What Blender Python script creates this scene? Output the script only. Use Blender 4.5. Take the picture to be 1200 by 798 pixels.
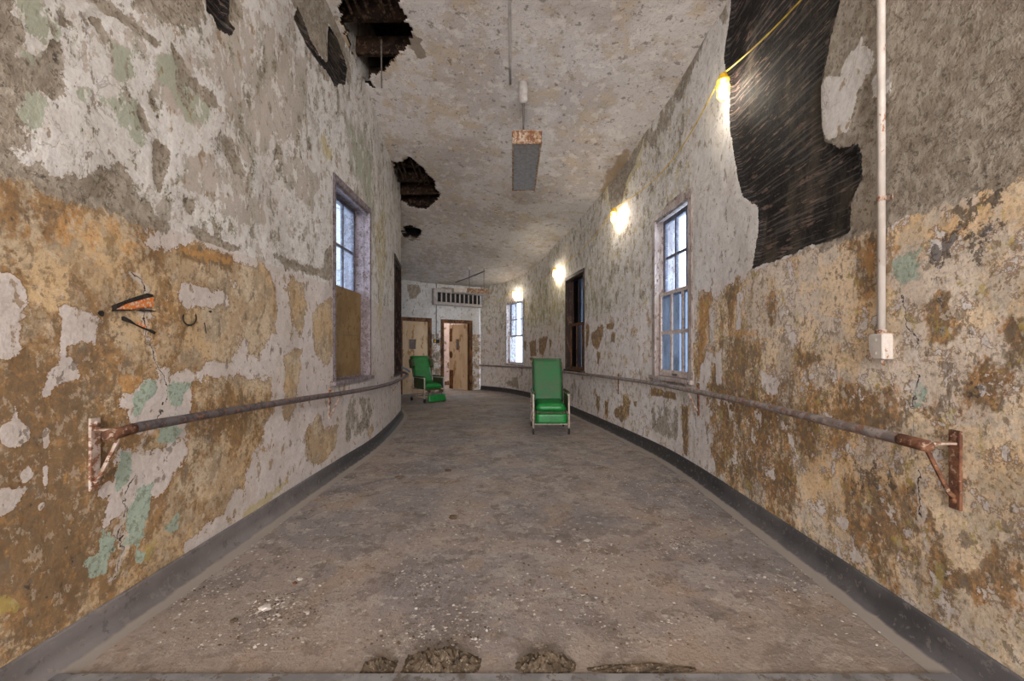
import bpy, bmesh, math, random
import numpy as np
from mathutils import Vector, Matrix
random.seed(7)
for o in list(bpy.data.objects): bpy.data.objects.remove(o, do_unlink=True)
SC = bpy.context.scene
COL = SC.collection
PI = math.pi
H = 1.25; F = 480.0; HY = 411.0          # camera height, focal length in pixels, horizon row

# ---------------------------------------------------------------- camera, world, lights, exposure
cd = bpy.data.cameras.new('camera'); cam = bpy.data.objects.new('camera', cd); COL.objects.link(cam)
cd.sensor_width = 36; cd.lens = 14.4; cd.shift_y = 0.01; cd.clip_start = 0.02; cd.clip_end = 200
cam.location = (0, 0, H); cam.rotation_euler = (PI/2, 0, 0)
SC.camera = cam
vs = SC.view_settings
vs.view_transform = 'Standard'; vs.look = 'None'; vs.gamma = 1; vs.use_curve_mapping = False
vs.exposure = 1.75
w = bpy.data.worlds.new('world'); SC.world = w; w.use_nodes = True
wn = w.node_tree; wn.nodes.clear()
wo = wn.nodes.new('ShaderNodeOutputWorld'); wb = wn.nodes.new('ShaderNodeBackground')
wt = wn.nodes.new('ShaderNodeTexCoord'); ws = wn.nodes.new('ShaderNodeSeparateXYZ'); wr = wn.nodes.new('ShaderNodeValToRGB')
wn.links.new(wt.outputs['Generated'], ws.inputs[0]); wn.links.new(ws.outputs[2], wr.inputs[0])
wr.color_ramp.elements[0].position = 0.0; wr.color_ramp.elements[0].color = (.50, .61, .78, 1)
wr.color_ramp.elements[1].position = 0.45; wr.color_ramp.elements[1].color = (.66, .80, 1.0, 1)
wn.links.new(wr.outputs[0], wb.inputs[0]); wb.inputs[1].default_value = 2.3
wn.links.new(wb.outputs[0], wo.inputs[0])

def area(name, loc, rot, sx, sy, power, color):
    l = bpy.data.lights.new(name, 'AREA'); l.shape = 'RECTANGLE'; l.size = sx; l.size_y = sy
    l.energy = power; l.color = color
    o = bpy.data.objects.new(name, l); o.location = loc; o.rotation_euler = rot; COL.objects.link(o)
    return o
# added fill light in front of the closed rear wall, far behind the camera
area('corridor_rear_fill', (0, -5.6, 2.3), (PI/2, 0, 0), 3.2, 3.8, 225, (.98, .97, 1))
BULB_POWER = 27
BULB_COL = (1.0, .91, .79)

# ---------------------------------------------------------------- tagging helpers
def tag(o, label=None, cat=None, group=None, kind=None):
    if label: o['label'] = label
    if cat: o['category'] = cat
    if group: o['group'] = group
    if kind: o['kind'] = kind
    return o
def empty(name, loc, rz=0, label=None, cat=None, group=None, kind=None):
    o = bpy.data.objects.new(name, None); o.empty_display_size = .1
    o.location = loc; o.rotation_euler = (0, 0, rz); COL.objects.link(o)
    return tag(o, label, cat, group, kind)
def link_bm(name, bm, mat, parent=None, smooth=False, autosm=None):
    me = bpy.data.meshes.new(name); bm.normal_update(); bm.to_mesh(me); bm.free()
    if smooth:
        for p in me.polygons: p.use_smooth = True
    for m in (mat if isinstance(mat, (list, tuple)) else [mat]): me.materials.append(m)
    o = bpy.data.objects.new(name, me); COL.objects.link(o)
    if parent: o.parent = parent
    return o
def box(bm, lo, hi, M=None, bev=0.0, mi=0):
    lo = Vector(lo); hi = Vector(hi)
    r = bmesh.ops.create_cube(bm, size=1)
    vsx = r['verts']; c = (lo+hi)/2; d = hi-lo
    for v in vsx: v.co = Vector((v.co.x*d.x, v.co.y*d.y, v.co.z*d.z)) + c
    fs = set(f for v in vsx for f in v.link_faces)
    for f in fs: f.material_index = mi
    if bev > 0:
        es = list(set(e for v in vsx for e in v.link_edges))
        rr = bmesh.ops.bevel(bm, geom=es, offset=bev, segments=2, affect='EDGES', profile=.5)
        vsx = list(set(v for f in rr['faces'] for v in f.verts) | set(v for v in vsx if v.is_valid))
        for f in rr['faces']: f.material_index = mi
        vsx = list(set(v for v in vsx if v.is_valid))
    if M is not None:
        for v in vsx: v.co = M @ v.co
    return vsx
def tube(bm, pts, rad, seg=10, caps=True, flat=1.0):
    pts = [Vector(p) for p in pts]; rings = []
    n = len(pts); up = Vector((0, 0, 1))
    for i, p in enumerate(pts):
        t = (pts[min(i+1, n-1)] - pts[max(i-1, 0)]).normalized()
        a = t.cross(up)
        if a.length < 1e-3: a = t.cross(Vector((1, 0, 0)))
        a.normalize(); b = a.cross(t).normalized()
        r = rad[i] if isinstance(rad, (list, tuple)) else rad
        rings.append([bm.verts.new(p + a*(r*math.cos(2*PI*k/seg)) + b*(r*flat*math.sin(2*PI*k/seg))) for k in range(seg)])
    for i in range(n-1):
        for k in range(seg):
            bm.faces.new((rings[i][k], rings[i][(k+1) % seg], rings[i+1][(k+1) % seg], rings[i+1][k]))
    if caps:
        bm.faces.new(rings[0][::-1]); bm.faces.new(rings[-1])
def lathe(bm, prof, c=(0, 0, 0), seg=20, M=None):
    rings = []; M = M or Matrix.Identity(4)
    for r, z in prof:
        rings.append([bm.verts.new(M @ Vector((c[0]+r*math.cos(2*PI*k/seg), c[1]+r*math.sin(2*PI*k/seg), c[2]+z))) for k in range(seg)])
    for i in range(len(prof)-1):
        for k in range(seg):
            bm.faces.new((rings[i][k], rings[i][(k+1) % seg], rings[i+1][(k+1) % seg], rings[i+1][k]))
    bm.faces.new(rings[0][::-1]); bm.faces.new(rings[-1])

# ---------------------------------------------------------------- node helpers
class G:
    def __init__(s, name):
        s.m = bpy.data.materials.new(name); s.m.use_nodes = True; s.t = s.m.node_tree
        s.t.nodes.clear(); s.out = s.n('ShaderNodeOutputMaterial'); s.bs = s.n('ShaderNodeBsdfPrincipled')
        s.t.links.new(s.bs.outputs[0], s.out.inputs[0])
        s.pos = s.n('ShaderNodeTexCoord').outputs['Object']
    def n(s, ty): return s.t.nodes.new(ty)
    def put(s, sock, v):
        if hasattr(v, 'links') or hasattr(v, 'is_output'): s.t.links.new(v, sock)
        elif isinstance(v, tuple) and sock.type == 'RGBA': sock.default_value = (*v[:3], 1)
        else: sock.default_value = v
    def noise(s, sc, det=4, ro=.55, vec=None, dist=0, lac=2.0):
        n = s.n('ShaderNodeTexNoise'); s.put(n.inputs['Vector'], vec or s.pos); n.inputs['Scale'].default_value = sc
        n.inputs['Detail'].default_value = det; n.inputs['Roughness'].default_value = ro; n.inputs['Distortion'].default_value = dist
        n.inputs['Lacunarity'].default_value = lac
        return n.outputs[0]
    def voro(s, sc, feat='F1', vec=None, rnd=1):
        n = s.n('ShaderNodeTexVoronoi'); n.feature = feat; s.put(n.inputs['Vector'], vec or s.pos); n.inputs['Scale'].default_value = sc
        n.inputs['Randomness'].default_value = rnd
        return n.outputs[0]
    def scale(s, v, xyz, off=(0, 0, 0)):
        n = s.n('ShaderNodeMapping'); s.put(n.inputs[0], v); n.inputs['Scale'].default_value = xyz; n.inputs['Location'].default_value = off
        return n.outputs[0]
    def m_(s, op, a, b=0.0, c=0.0):
        n = s.n('ShaderNodeMath'); n.operation = op; s.put(n.inputs[0], a); s.put(n.inputs[1], b)
        if op in ('MULTIPLY_ADD',): s.put(n.inputs[2], c)
        return n.outputs[0]
    def add(s, a, b): return s.m_('ADD', a, b)
    def mul(s, a, b): return s.m_('MULTIPLY', a, b)
    def sub(s, a, b): return s.m_('SUBTRACT', a, b)
    def step(s, v, lo, hi, a=0.0, b=1.0):
        n = s.n('ShaderNodeMapRange'); n.interpolation_type = 'SMOOTHSTEP'; s.put(n.inputs[0], v)
        n.inputs[1].default_value = lo; n.inputs[2].default_value = hi; n.inputs[3].default_value = a; n.inputs[4].default_value = b
        return n.outputs[0]
    def mix(s, f, a, b, mode='MIX'):
        n = s.n('ShaderNodeMix'); n.data_type = 'RGBA'; n.blend_type = mode
        s.put(n.inputs[0], f); s.put(n.inputs[6], a); s.put(n.inputs[7], b)
        return n.outputs[2]
    def attr(s, name):
        n = s.n('ShaderNodeAttribute'); n.attribute_name = name
        return n.outputs['Fac']
    def bump(s, h, st=.5, d=.01):
        n = s.n('ShaderNodeBump'); s.put(n.inputs['Height'], h); n.inputs['Strength'].default_value = st; n.inputs['Distance'].default_value = d
        s.t.links.new(n.outputs[0], s.bs.inputs['Normal'])
    def fin(s, col, rough=.8, spec=.3, metal=0.0):
        s.put(s.bs.inputs['Base Color'], col); s.put(s.bs.inputs['Roughness'], rough)
        s.bs.inputs['Specular IOR Level'].default_value = spec; s.put(s.bs.inputs['Metallic'], metal)
        return s.m
def rgb(r, g, b):                       # sRGB 0-255 to linear
    f = lambda c: (c/255/12.92) if c/255 <= .04045 else ((c/255+.055)/1.055)**2.4
    return (f(r), f(g), f(b))

# ---------------------------------------------------------------- materials
def wall_material(name, P):
    g = G(name)
    pos = g.pos
    def nn(sc, det, ro, vec=None, dist=0.0):            # noise with zero mean and about unit spread
        k = {4: 14, 5: 14, 6: 16, 7: 20, 8: 28}[round(ro*10)]
        return g.mul(g.sub(g.noise(sc, det, ro, vec=vec, dist=dist), .5), float(k))
    sc = P.get('sc', 5)
    grit = nn(46, 5, .7)
    nz = g.add(g.mul(nn(sc*1.5, 7, .66, dist=.2), .075), g.mul(grit, .028))
    nz2 = g.add(g.mul(nn(sc*2.4, 7, .68, vec=g.scale(pos, (1, 1, .8), (7, 3, 5)), dist=.3), .075), g.mul(grit, .028))
    nz3 = g.add(g.mul(nn(8, 7, .66, vec=g.scale(pos, (1, 1, .55))), .08), g.mul(grit, .03))
    fine = g.noise(60, 6, .65); mid = g.noise(16, 6, .6); big = g.noise(1.6, 4, .5)
    speck = nn(38, 5, .7)
    speckf = nn(70, 4, .65, vec=g.scale(pos, (1, 1, 1), (3, 1, 8)))
    # ground coat of the dado
    low = g.mix(g.step(big, .42, .58), P['low1'], P['low2'])
    low = g.mix(g.mul(g.step(nn(3.1, 7, .6, vec=g.scale(pos, (1, 1, 1), (2, 9, 1))), .1, .9), .8), low, P['low3'])
    low = g.mix(g.mul(g.step(nn(5, 7, .68, vec=g.scale(pos, (1, 1, 1), (6, 1, 3))), .5, 1.3), .5), low, P['grey'])
    st = g.add(g.attr('stain'), nz3)
    low = g.mix(g.mul(g.step(st, -.06, .14), P.get('stain_amt', .9)), low, g.mix(g.step(mid, .44, .56), P['stain1'], P['stain2']))
    low = g.mix(g.mul(g.step(g.add(g.add(g.attr('stain'), nz2), g.mul(speck, .06)), .06, .18), .55), low, P['dirt'])
    low = g.mix(g.mul(g.step(g.add(g.attr('orange'), nz2), 0, .12), .6), low, rgb(208, 156, 92))
    low = g.mix(g.mul(g.step(speck, .9, 1.5), P.get('speck', .4)), low, P['dirt'])
    low = g.mix(g.mul(g.step(speckf, 1.2, 1.9), P.get('speck', .4)), low, P['stain2'])
    low = g.mix(g.mul(g.step(nn(26, 7, .7, vec=g.scale(pos, (1, 1, .7), (4, 4, 4))), 1.5, 1.7), P.get('flake', .5)), low, rgb(218, 206, 188))
    up = g.mix(g.step(nz3, -.1, .1), P['up1'], P['up2'])
    zone = g.step(g.add(g.attr('low'), g.mul(nz, .05)), -.006, .006)
    notlow = g.sub(1.0, zone)
    c = g.mix(zone, up, low)
    def crisp(a, n, e=.012): return g.step(g.add(g.attr(a), n), -e, e)
    wf = g.add(g.attr('white'), nz)
    wh = g.step(wf, -.012, .012)
    whc = g.mix(zone, g.mix(g.step(mid, .42, .58), P['wh_up1'], P['wh_up2']), g.mix(g.step(mid, .42, .58), P['wh_lo1'], P['wh_lo2']))
    c = g.mix(wh, c, whc)
    rim = g.step(g.m_('ABSOLUTE', g.add(wf, .03)), .05, .01)
    c = g.mix(g.mul(rim, g.mul(zone, .7)), c, rgb(132, 96, 56))
    urim = g.step(g.m_('ABSOLUTE', g.add(wf, -.03)), .05, .0); c = g.mix(g.mul(g.mul(urim, notlow), .7), c, rgb(218, 214, 208))
    vein = g.step(g.m_('ABSOLUTE', g.sub(g.noise(3.2, 6, .6, vec=g.scale(pos, (1, 1, .7), (8, 8, 1)), dist=1.0), .5)), .008, .002)
    c = g.mix(g.mul(g.mul(vein, notlow), .5), c, rgb(132, 124, 114))
    gr = crisp('green', nz3, .03); c = g.mix(g.mul(gr, .85), c, P.get('greencol', rgb(170, 176, 156)))
    yl = crisp('yellow', nz2, .05); c = g.mix(g.mul(yl, .6), c, rgb(184, 166, 92))
    # chips and flecks over the pale paint
    flk = g.step(nn(15, 7, .68, vec=g.scale(pos, (1, 1, .6), (3, 3, 7))), 1.75, 1.9)
    c = g.mix(g.mul(flk, P.get('fleck', .7)), c, g.mix(g.step(big, .44, .56), rgb(122, 108, 92), P.get('fleckc', rgb(150, 122, 82))))
    flw = g.step(nn(12, 7, .68, vec=g.scale(pos, (1, 1, .5), (13, 3, 7))), 1.3, 1.45); c = g.mix(g.mul(g.mul(flw, notlow), .8), c, P['wh_up1'])
    mi = crisp('mint', nz2); c = g.mix(mi, c, g.mix(g.step(speck, .5, 1.2), rgb(170, 186, 170), rgb(146, 156, 138)))
    ba = crisp('bare', nz3, .016)
    bac = g.mix(g.step(mid, .42, .58), rgb(172, 162, 147), rgb(148, 137, 122))
    bac = g.mix(g.mul(g.step(speck, 1.1, 1.7), .65), bac, rgb(96, 86, 72))
    bac = g.mix(g.mul(g.step(g.m_('ABSOLUTE', g.sub(g.noise(2.2, 7, .62, vec=g.scale(pos, (1, 1, 1), (18, 8, 1)), dist=.8), .5)), .006, .001), .7), bac, rgb(84, 74, 64))
    c = g.mix(ba, c, bac)
    bl = crisp('black', g.mul(nz3, .6), .012)
    lath_n = nn(1.0, 6, .66, vec=g.scale(pos, (2.4, 2.4, 56)), dist=.1)
    lath = g.step(lath_n, -.6, .9)
    blc = g.mix(g.step(lath_n, .5, 1.9), rgb(19, 17, 17), rgb(76, 71, 68))
    blc = g.mix(g.mul(g.step(nn(5, 8, .68, vec=g.scale(pos, (1, 1, 6), (3, 1, 1))), 1.5, 1.9), .7), blc, rgb(126, 104, 94))
    c = g.mix(bl, c, blc)
    soot = g.mul(g.step(g.add(g.add(g.attr('soot'), g.mul(nz3, 1.4)), g.mul(speck, .1)), .0, .14), .75)
    c = g.mix(soot, c, rgb(70, 63, 58))
    ck = g.m_('ABSOLUTE', g.add(g.attr('crack'), g.add(g.mul(nn(5, 6, .6), .012), g.mul(nn(22, 5, .6), .004))))
    halo = g.step(g.add(ck, g.mul(nz2, .10)), .022, .012); c = g.mix(g.mul(halo, .6), c, rgb(214, 206, 197))
    line = g.mul(g.step(g.add(ck, g.mul(nz2, .012)), .0042, .0015), g.step(nn(3.5, 5, .6), -.9, -.5))
    c = g.mix(line, c, rgb(58, 49, 42))
    c = g.mix(g.mul(g.step(fine, .45, .58), .10), c, rgb(104, 92, 80))
    c = g.mix(g.mul(g.step(nn(2.3, 8, .65, vec=g.scale(pos, (1, 1, .5), (5, 5, 0))), .2, 1.8), .18), c, P.get('wash', rgb(140, 124, 104)))
    h = g.add(g.mul(wh, .5), g.mul(ba, -.5)); h = g.add(h, g.mul(bl, -1.0)); h = g.add(h, g.mul(mid, .8)); h = g.add(h, g.mul(fine, .6))
    h = g.add(h, g.mul(g.mul(lath, bl), .6)); h = g.add(h, g.mul(line, -1.0)); h = g.add(h, g.mul(mi, .3)); h = g.add(h, g.mul(g.mul(speck, ba), .12))
    h = g.add(h, g.mul(flk, -.4)); h = g.add(h, g.mul(flw, .3)); h = g.add(h, g.mul(g.noise(7, 5, .55), P.get('lumpy', 1.6)))
    g.bump(h, .65, .008)
    return g.fin(c, .8, .22)
PL = dict(low1=rgb(202, 184, 156), low2=rgb(206, 178, 138), low3=rgb(180, 156, 124), stain1=rgb(158, 120, 74), stain2=rgb(130, 98, 62), dirt=rgb(116, 100, 80),
          up1=rgb(190, 180, 170), up2=rgb(182, 174, 162), wh_up1=rgb(222, 219, 214), wh_up2=rgb(210, 205, 199), wh_lo1=rgb(212, 203, 197), wh_lo2=rgb(204, 194, 187),
          speck=.28, flake=.35, stain_amt=.85, sc=4.5, grey=rgb(150, 138, 120))
PR = dict(low1=rgb(230, 208, 176), low2=rgb(224, 192, 148), low3=rgb(214, 202, 188), stain1=rgb(176, 132, 80), stain2=rgb(128, 102, 72), dirt=rgb(100, 86, 70),
          up1=rgb(194, 186, 172), up2=rgb(184, 176, 162), wh_up1=rgb(216, 212, 206), wh_up2=rgb(206, 201, 194), wh_lo1=rgb(218, 211, 205), wh_lo2=rgb(208, 200, 194),
          greencol=rgb(174, 168, 128), speck=.3, flake=.5, sc=5, lumpy=2.4, grey=rgb(186, 176, 158))
M_WL = wall_material('peeling paint left wall', PL)
M_WR = wall_material('peeling paint right wall', PR)

def ceiling_material():
    g = G('flaking ceiling paint')
    def nn(sc, det, ro, off=(0, 0, 0), dist=0.0):
        k = {5: 14, 6: 16, 7: 20}[round(ro*10)]
        return g.mul(g.sub(g.noise(sc, det, ro, vec=g.scale(g.pos, (1, 1, 1), off), dist=dist), .5), float(k))
    mid = g.noise(14, 6, .6); fine = g.noise(55, 5, .65)
    c = g.mix(g.step(nn(1.3, 5, .55), -.8, .8), rgb(202, 196, 191), rgb(184, 176, 170))
    c = g.mix(g.mul(g.step(nn(2.6, 8, .65), .5, 1.5), .5), c, rgb(198, 178, 146))
    c = g.mix(g.mul(g.step(nn(10, 7, .66, (9, 2, 0)), 2.1, 2.3), .7), c, rgb(118, 106, 94))
    c = g.mix(g.mul(g.step(nn(30, 5, .66, (2, 2, 0)), 2.3, 2.6), .6), c, rgb(116, 104, 92))
    c = g.mix(g.mul(g.step(nn(8, 7, .66, (1, 7, 0)), 1.0, 1.15), .6), c, rgb(216, 211, 203))
    c = g.mix(g.mul(g.step(nn(5, 7, .66, (21, 7, 0)), 1.3, 1.5), .5), c, rgb(176, 162, 140))
    c = g.mix(g.mul(g.step(g.add(g.attr('stain'), g.mul(nn(6, 6, .6), .1)), -.05, .2), .8), c, rgb(150, 126, 92))
    c = g.mix(g.step(g.add(g.attr('bare'), g.mul(nn(9, 6, .6), .1)), -.02, .02), c, rgb(140, 128, 114))
    h = g.add(g.mul(mid, 1.6), g.mul(fine, .9)); h = g.add(h, g.mul(g.noise(4.5, 6, .6), 2.2)); h = g.add(h, g.mul(g.step(nn(8, 7, .66, (1, 7, 0)), 1.0, 1.15), .5))
    g.bump(h, .8, .009)
    return g.fin(c, .8, .25)
M_CEIL = ceiling_material()

def floor_material():
    g = G('worn concrete floor')
    def nn(sc, det, ro, off=(0, 0, 0), dist=0.0):
        k = {5: 14, 6: 16, 7: 20}[round(ro*10)]
        return g.mul(g.sub(g.noise(sc, det, ro, vec=g.scale(g.pos, (1, 1, 1), off), dist=dist), .5), float(k))
    c = g.mix(g.step(nn(.9, 7, .6, dist=.6), -.9, .9), rgb(154, 141, 132), rgb(136, 129, 127))
    c = g.mix(g.mul(g.step(nn(1.7, 8, .62, (3, 8, 0), .8), .5, .9), .6), c, rgb(120, 112, 108))
    c = g.mix(g.mul(g.step(nn(2.2, 7, .6, (13, 5, 0)), .8, 1.5), .5), c, rgb(160, 140, 120))
    c = g.mix(g.mul(g.step(nn(5, 7, .66, (9, 3, 0), .5), 1.0, 1.25), .5), c, rgb(172, 162, 152))
    c = g.mix(g.mul(g.step(nn(6, 7, .68, (1, 15, 0)), 1.2, 1.8), .5), c, rgb(96, 85, 76))
    c = g.mix(g.mul(g.step(nn(26, 7, .68), 1.3, 1.9), .45), c, rgb(92, 81, 72))
    c = g.mix(g.mul(g.step(nn(20, 7, .68, (4, 3, 0)), 2.0, 2.2), .7), c, rgb(190, 182, 172))
    c = g.mix(g.mul(g.step(nn(55, 4, .6, (4, 7, 0)), 1.2, 1.8), .35), c, rgb(96, 86, 78))
    c = g.mix(g.mul(g.step(g.attr('dust'), -.2, .4), .35), c, rgb(160, 143, 127))
    h = g.add(g.mul(g.noise(26, 7, .7), 3.0), g.mul(g.noise(90, 4, .6), 1.2))
    g.bump(h, .7, .006)
    return g.fin(c, g.step(g.noise(2, 5, .6), .42, .6, .55, .8), .3)
M_FLOOR = floor_material()

def simple(name, c1, c2, sc=12, rough=.7, spec=.3, metal=0., spots=None, sf=.6, bump=.2, bd=.003, stretch=(1, 1, 1)):
    g = G(name); v = g.scale(g.pos, stretch)
    c = g.mix(g.step(g.noise(sc, 6, .62, vec=v), .43, .57), c1, c2)
    if spots:
        c = g.mix(g.step(g.noise(sc*2.1, 7, .7, vec=g.scale(v, (1, 1, 1), (5, 7, 2))), .5+(sf-.5)*.55, .51+(sf-.5)*.55), c, spots)
    if bump: g.bump(g.noise(sc*4, 6, .65, vec=v), bump, bd)
    return g.fin(c, rough, spec, metal)
M_COVE = None
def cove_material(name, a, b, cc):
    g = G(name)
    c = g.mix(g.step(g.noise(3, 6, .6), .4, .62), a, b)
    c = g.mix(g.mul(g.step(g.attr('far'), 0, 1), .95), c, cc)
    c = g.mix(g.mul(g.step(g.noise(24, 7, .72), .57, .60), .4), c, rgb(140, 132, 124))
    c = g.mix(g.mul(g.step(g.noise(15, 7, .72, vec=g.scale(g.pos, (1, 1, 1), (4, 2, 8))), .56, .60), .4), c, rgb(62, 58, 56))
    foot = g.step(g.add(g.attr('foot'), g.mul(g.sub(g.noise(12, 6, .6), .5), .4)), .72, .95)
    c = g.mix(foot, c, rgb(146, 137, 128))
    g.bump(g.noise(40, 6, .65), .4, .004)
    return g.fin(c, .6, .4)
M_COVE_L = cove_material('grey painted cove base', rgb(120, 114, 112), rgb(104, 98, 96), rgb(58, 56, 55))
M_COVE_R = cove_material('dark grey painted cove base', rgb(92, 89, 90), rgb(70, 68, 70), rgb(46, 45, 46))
M_CHIPW = simple('chipped white paint', rgb(196, 188, 184), rgb(178, 168, 164), 9, .6, .4, spots=rgb(112, 86, 72), sf=.57, bump=.5, bd=.004, stretch=(1, 1, .6))
M_CHIPP = simple('weathered mauve paint', rgb(138, 127, 130), rgb(116, 104, 104), 14, .7, .3, spots=rgb(90, 74, 64), sf=.62, bump=.7, bd=.005)
M_CASE = simple('worn mauve brown casing', rgb(172, 160, 152), rgb(146, 131, 124), 11, .6, .4, spots=rgb(108, 88, 74), sf=.62, bump=.6, bd=.004, stretch=(1, 1, .5))
M_SASHL = simple('cream sash paint', rgb(208, 194, 184), rgb(190, 174, 164), 16, .55, .4, spots=rgb(140, 116, 98), sf=.62, bump=.4, bd=.003)
M_SASHD = simple('grey sash paint', rgb(104, 102, 112), rgb(86, 84, 92), 16, .6, .3, spots=rgb(140, 136, 138), sf=.62, bump=.4, bd=.003)
M_PLY = simple('hardboard panel', rgb(148, 122, 86), rgb(136, 110, 74), 5, .75, .2, spots=rgb(126, 96, 60), sf=.64, bump=.2)
M_DARKWOOD = simple('dark brown wood', rgb(118, 80, 48), rgb(84, 56, 34), 10, .7, .3, spots=rgb(46, 32, 24), sf=.6, stretch=(1, 1, .3), bump=.4)
M_DARKEST = simple('near black stained wood', rgb(62, 44, 36), rgb(42, 32, 28), 10, .7, .3, spots=rgb(104, 80, 64), sf=.62, stretch=(1, 1, .3), bump=.4)
M_JOIST = simple('rotted joist wood', rgb(50, 36, 27), rgb(30, 22, 18), 8, .9, .1, spots=rgb(78, 62, 48), sf=.6, bump=.8, bd=.01)
M_DOOR = simple('beige door paint', rgb(206, 182, 150), rgb(194, 166, 132), 3, .6, .3, spots=rgb(158, 124, 86), sf=.63, bump=.3, stretch=(1, 1, .4))
M_PIPEL = simple('worn grey rail paint', rgb(96, 92, 94), rgb(70, 66, 68), 18, .6, .4, spots=rgb(128, 92, 72), sf=.58, bump=.6, bd=.003)
M_PIPER = simple('worn pale grey rail paint', rgb(142, 134, 130), rgb(112, 102, 98), 18, .6, .4, spots=rgb(124, 80, 54), sf=.60, bump=.6, bd=.003)
M_RUST = simple('rusty iron', rgb(122, 84, 62), rgb(92, 62, 48), 20, .85, .2, spots=rgb(160, 136, 116), sf=.64, bump=.7, bd=.004)
M_RUSTW = simple('flaked white paint on rusty iron', rgb(184, 168, 156), rgb(160, 138, 122), 16, .75, .3, spots=rgb(122, 84, 62), sf=.55, bump=.7, bd=.004)
M_CONDUIT = simple('white painted conduit', rgb(194, 185, 175), rgb(178, 168, 157), 10, .5, .4, spots=rgb(150, 104, 70), sf=.66, bump=.3, stretch=(1, 1, .5))
M_CEILPIPE = simple('ceiling conduit paint', rgb(176, 170, 164), rgb(158, 150, 144), 10, .6, .3)
M_FIXT = simple('rust stained enamel', rgb(170, 154, 136), rgb(146, 116, 86), 14, .6, .4, spots=rgb(114, 74, 46), sf=.52, bump=.4)
M_STEEL = simple('dull grey steel', rgb(120, 118, 118), rgb(96, 94, 94), 20, .5, .5, .3, bump=.2)
M_LOUVRE = simple('grey louvre enamel', rgb(150, 148, 146), rgb(134, 132, 130), 20, .6, .4, bump=.1)
M_STEM = simple('dark stem steel', rgb(104, 96, 90), rgb(80, 72, 66), 20, .5, .5, .2, bump=.2)
M_VINYL = simple('green vinyl', rgb(20, 124, 52), rgb(16, 108, 44), 6, .38, .5, bump=.15, bd=.002)
M_VINYLW = simple('worn dull green vinyl', rgb(34, 102, 54), rgb(56, 96, 58), 6, .55, .4, spots=rgb(84, 88, 62), sf=.66, bump=.25, bd=.002)
M_VINYLD = simple('stained dark green vinyl', rgb(44, 74, 40), rgb(66, 66, 44), 9, .6, .3, spots=rgb(92, 76, 54), sf=.58, bump=.3, bd=.002)
M_CHAIRFR = simple('cream chair frame', rgb(196, 186, 172), rgb(178, 166, 150), 12, .5, .4, spots=rgb(120, 88, 62), sf=.64)
M_RUBBER = simple('dark rubber', rgb(54, 50, 48), rgb(40, 38, 36), 20, .8, .2)
M_YELLOW = simple('yellow plastic guard', rgb(240, 190, 30), rgb(226, 170, 20), 10, .4, .5, bump=0)
M_CORD = simple('yellow cord', rgb(216, 184, 50), rgb(190, 156, 40), 14, .5, .4, bump=0)
M_MORTAR = simple('crumbled dirt', rgb(104, 90, 74), rgb(78, 67, 55), 30, .95, .1, spots=rgb(136, 124, 108), sf=.66, bump=1, bd=.01)
M_CHIPS = simple('paint flakes', rgb(206, 200, 192), rgb(186, 176, 164), 8, .8, .2, bump=0)
M_CHIPSD = simple('dark plaster crumbs', rgb(92, 76, 62), rgb(116, 96, 78), 8, .9, .2, bump=0)
M_SILL = simple('stone threshold', rgb(132, 130, 130), rgb(112, 110, 110), 9, .6, .3, spots=rgb(96, 88, 80), sf=.6, bump=.4)
M_ENDROOM = simple('pink plaster', rgb(200, 178, 168), rgb(186, 164, 154), 3, .85, .2, spots=rgb(120, 100, 84), sf=.62)
M_BLACKP = simple('black spray paint', rgb(34, 30, 28), rgb(58, 50, 44), 40, .7, .3, bump=.3)
M_ORANGEP = simple('orange spray paint', rgb(226, 112, 24), rgb(206, 128, 64), 34, .7, .3, spots=rgb(206, 190, 176), sf=.56, bump=.3)
M_BLIND = simple('white blind slats', rgb(200, 206, 214), rgb(184, 190, 200), 5, .6, .3, bump=0)
M_BLUEPAD = simple('faded blue pad', rgb(120, 140, 176), rgb(100, 116, 150), 8, .6, .3)

def glass(name, tint, grime):
    g = G(name); g.t.nodes.remove(g.bs)
    tr = g.n('ShaderNodeBsdfTransparent'); gl = g.n('ShaderNodeBsdfGlossy'); df = g.n('ShaderNodeBsdfTranslucent')
    gl.inputs['Roughness'].default_value = .08; tr.inputs[0].default_value = (*tint, 1); df.inputs[0].default_value = (.5, .55, .62, 1)
    m1 = g.n('ShaderNodeMixShader'); m2 = g.n('ShaderNodeMixShader'); m1.inputs[0].default_value = .06
    g.t.links.new(tr.outputs[0], m1.inputs[1]); g.t.links.new(gl.outputs[0], m1.inputs[2])
    g.put(m2.inputs[0], g.mul(g.step(g.noise(5, 5, .6, vec=g.scale(g.pos, (1, 1, .4))), .3, .75), grime))
    g.t.links.new(m1.outputs[0], m2.inputs[1]); g.t.links.new(df.outputs[0], m2.inputs[2])
    g.t.links.new(m2.outputs[0], g.out.inputs[0])
    return g.m
M_GLASS = glass('dusty window glass', (.92, .96, 1), .12)
M_GLASSB = glass('dirty blue tinted glass', (.31, .34, .38), .12)
M_GLASSD = simple('dim wired door glass', rgb(120, 110, 106), rgb(104, 94, 92), 8, .4, .3, bump=0)

def emit(name, col, s):
    g = G(name); g.t.nodes.remove(g.bs); e = g.n('ShaderNodeEmission'); e.inputs[0].default_value = (*col, 1); e.inputs[1].default_value = s
    g.t.links.new(e.outputs[0], g.out.inputs[0]); return g.m
M_BULB = emit('glowing bulb', (1, .93, .78), 30)

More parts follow.
